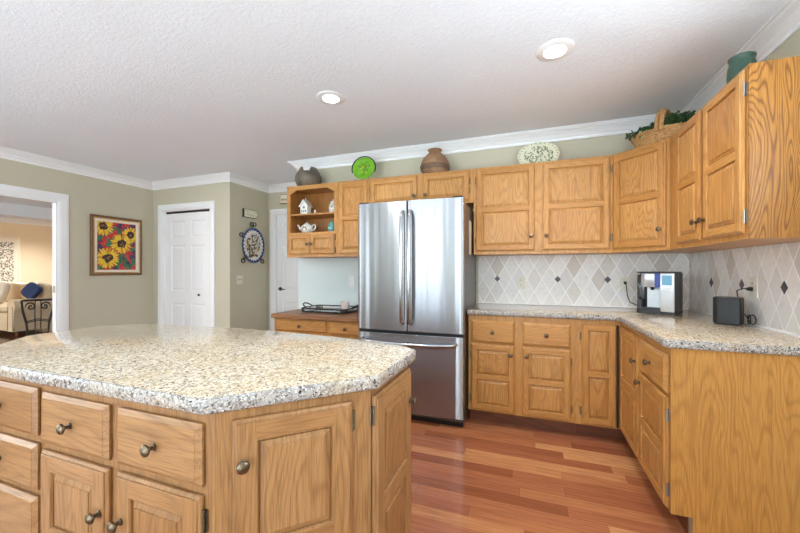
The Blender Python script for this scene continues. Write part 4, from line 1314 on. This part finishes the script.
sg = thing('arrow_sign', 'small cream arrow shaped wooden sign above the oval platter', 'sign', (XS + .001, 3.93, 2.03), R(90))
ar = [(-.145, -.060), (.085, -.060), (.140, -.005), (.140, .010), (.085, .055), (-.145, .055)]
MB().loops([[(x * s_, y, z * s_) for x, z in ar] for s_, y in ((1, 0), (1, -.016), (.97, -.018))], 0, True, True).build('backing', M['iron'], sg)
MB().loops([[(x * s_ + .004, y, z * s_) for x, z in ar] for s_, y in ((.90, -.0182), (.90, -.021), (.87, -.022))], 0, True, True).build('face', M['cream_glaze'], sg)
f = MB(); rng = random.Random(4)
for k in range(9):
    f.disc(-.09 + .016 * k, -.02 + .006 * math.sin(k * 2.1), -.0225, .007, .004, 8, 0, k)
for k in range(4):
    f.disc(-.095 + .012 * k, .025, -.0225, .005, .003, 8, 0, k)
f.build('painted_sprig', M['brown_glaze'], sg)
hs = thing('small_sign', 'small square plaque on the hall wall above the far white door', 'sign', (-3.40, YF - .001, 2.29), 0)
MB().box(-.075, .075, -.014, 0, -.07, .07, 0, .002).build('backing', M['frame_brown'], hs)
MB().box(-.066, .066, -.017, -.0142, -.061, .061).build('face', M['linen'], hs)
f = MB()
for k in range(5):
    f.disc(-.045 + .022 * k, -.012 + .008 * (k % 2), -.0175, .009, .014, 8, k % 2)
f.add([(-.05, -.0174, -.035), (.05, -.0174, -.035), (.05, -.0174, -.03), (-.05, -.0174, -.03)], [(0, 1, 2, 3)])
f.build('painted_figures', [M['brown_glaze'], M['olive_glaze']], hs)

# ------------------------------------------------------------------ living room things
M['sofa'] = noisy('beige_upholstery', [(206, 184, 152), (218, 198, 168)], 90, .9)
M['sofa_light'] = noisy('pale_cushion_fabric', [(214, 200, 178), (226, 214, 194)], 90, .9)
M['navy'] = noisy('navy_velvet', [(22, 38, 74), (38, 60, 104)], 60, .8)
M['nail'] = plain('brass_nailheads', (110, 86, 54), .35, .8)
sf = thing('sofa', 'beige rolled arm sofa with nailhead trim beyond the doorway', 'sofa', (-8.95, 4.06, 0.0))
# local: end arm faces +x, front faces -y
def cushion(x0, x1, y0, y1, z0, z1, puff=.05, n_=8):
    f = MB(); bm = bmesh.new()
    bmesh.ops.create_cube(bm, size=1.0)
    bmesh.ops.subdivide_edges(bm, edges=bm.edges[:], cuts=n_, use_grid_fill=True)
    for v in bm.verts:
        c0 = v.co.copy()
        ex = 4
        L_ = (abs(c0.x * 2) ** ex + abs(c0.y * 2) ** ex + abs(c0.z * 2) ** ex) ** (1 / ex)
        p_ = c0 / max(L_, 1e-4)
        v.co = Vector(((x0 + x1) / 2 + p_.x * (x1 - x0), (y0 + y1) / 2 + p_.y * (y1 - y0), (z0 + z1) / 2 + p_.z * (z1 - z0)))
    bm.verts.index_update()
    f.add([v.co[:] for v in bm.verts], [[v.index for v in q.verts] for q in bm.faces])
    bm.free()
    return f
MB().box(-2.1, 0, -.42, .45, .08, .42, 0, .02).build('base', M['sofa'], sf, True)
MB().box(-2.1, -.0, .25, .47, .10, .90, 0, .06).build('backrest', M['sofa'], sf, True)
def arm(x0, x1, out):
    f = MB()
    prof = [(x0, .09)] + [(x1, .09), (x1, .50)]
    cx, cz, r_ = (x0 + x1) / 2 + .03 * out, .56, .125
    pts = [(x0, .09), (x1, .09)] + [(cx + r_ * math.cos(a), cz + r_ * math.sin(a)) for a in [R(-40 + k * 260 / 16) for k in range(17)]]
    f.loops([[(x, -.45, z) for x, z in pts], [(x, .30, z) for x, z in pts]], 0, True, True)
    return f
a1 = arm(-.16, .02, 1).build('arm', M['sofa'], sf, True, 40)
a2 = arm(-2.12, -1.94, -1).build('arm', M['sofa'], sf, True, 40)
f = MB()
for k in range(17):
    f.lathe([(.011, .0), (.009, .006), (.001, .009)], (.012, -.45, .12 + k * .026), '-Y', 8)
    f.lathe([(.011, .0), (.009, .006), (.001, .009)], (-.15, -.45, .12 + k * .026), '-Y', 8)
for k in range(17):
    f.lathe([(.011, .0), (.009, .006), (.001, .009)], (.021, -.435, .12 + k * .022), 'X', 8)
f.build('nailhead_trim', M['nail'], a1)
for x0, x1 in ((-1.92, -1.06), (-1.04, -.18)):
    cushion(x0, x1, -.46, .22, .42, .58).build('seat_cushion', M['sofa'], sf, True, 60)
    o_ = cushion(x0, x1, .06, .26, .56, .98).build('back_cushion', M['sofa'], sf, True, 60)
for x in (-.06, -2.04):
    for y in (-.36, .38):
        MB().lathe([(.02, 0), (.03, .04), (.025, .08)], (x, y, 0.0005), 'Z', 12).build('foot', M['frame_brown'], sf)
pi = tag(cushion(-.15, .15, -.06, .06, -.15, .15).build('throw_pillow', M['navy'], None, True, 60), 'navy blue throw pillow leaning on the sofa', 'pillow')
pi.location = (-9.27, 4.02, .82); pi.rotation_euler = (R(-18), R(32), R(12))
p2 = tag(cushion(-.24, .24, -.08, .08, -.22, .22).build('throw_pillow', M['sofa_light'], None, True, 60), 'pale cream pillow at the front of the sofa, cut by the photo edge', 'pillow')
p2.location = (-9.95, 3.82, .80); p2.rotation_euler = (R(-15), R(4), R(0))
# iron stand
st = thing('iron_stand', 'black wrought iron scroll stand in front of the sofa beyond the doorway', 'stand', (-7.30, 3.24, 0), R(66))
f = MB()
outl = round_poly([(-.18, -.12), (.18, -.12), (.18, .12), (-.18, .12)], .04)
f.tube([(x, y, .76) for x, y in outl], .011, 8, 0, True)
f.build('top_rim', M['iron'], st, True)
MB().prism(offset_poly(outl, -.01), .752, .76).build('top_plate', M['smoke'], st)
for sx in (-1, 1):
    for sy in (-1, 1):
        MB().tube([(sx * .178, sy * .118, .755), (sx * .165, sy * .115, .60), (sx * .125, sy * .11, .40), (sx * .11, sy * .11, .20), (sx * .14, sy * .115, .06), (sx * .165, sy * .12, .0)], .011, 8).build('leg', M['iron'], st, True)
for sy in (-1, 1):
    f = MB()
    for sx in (-1, 1):
        f.tube([(sx * (.03 + .06 * (1 - k / 30) * math.cos(k * .34)) * 1.0 + sx * .05, sy * .12, .66 + .07 * (1 - k / 30) * math.sin(k * .34)) for k in range(30)], .007, 6)
        f.tube([(sx * .03, sy * .12, .75), (sx * .035, sy * .118, .55), (sx * .03, sy * .112, .35), (sx * .04, sy * .112, .18)], .007, 6)
    f.tube([(-.127, sy * .112, .42), (0, sy * .112, .45), (.127, sy * .112, .42)], .007, 6)
    f.tube([(-.11, sy * .112, .2), (.11, sy * .112, .2)], .007, 6)
    f.build('scrollwork', M['iron'], st, True)
# framed print
M['print'] = noisy('grey_print_ink', [(96, 88, 84), (140, 130, 122)], 60, .8)
fp = thing('framed_print', 'tall framed grey botanical print on the beige living room wall', 'picture', (XW + .001, 4.48, 1.42), R(90))
MB().rect_loops(-.50, .50, -.62, .62, [(0, 0), (0, -.03), (.035, -.03), (.035, 0)], 0, False, False).build('frame', M['linen'], fp)
MB().add([(-.465, -.008, -.585), (.465, -.008, -.585), (.465, -.008, .585), (-.465, -.008, .585)], [(0, 1, 2, 3)]).build('mat_board', M['linen'], fp)
f = MB(); rng = random.Random(31)
for k in range(900):
    x, z = rng.uniform(-.38, .38), rng.uniform(-.5, .5)
    f.disc(x, z, -.0085 - .000005 * k, rng.uniform(.012, .034), rng.uniform(.004, .011), 7, 0, rng.uniform(0, PI))
f.build('artwork', M['print'], fp)
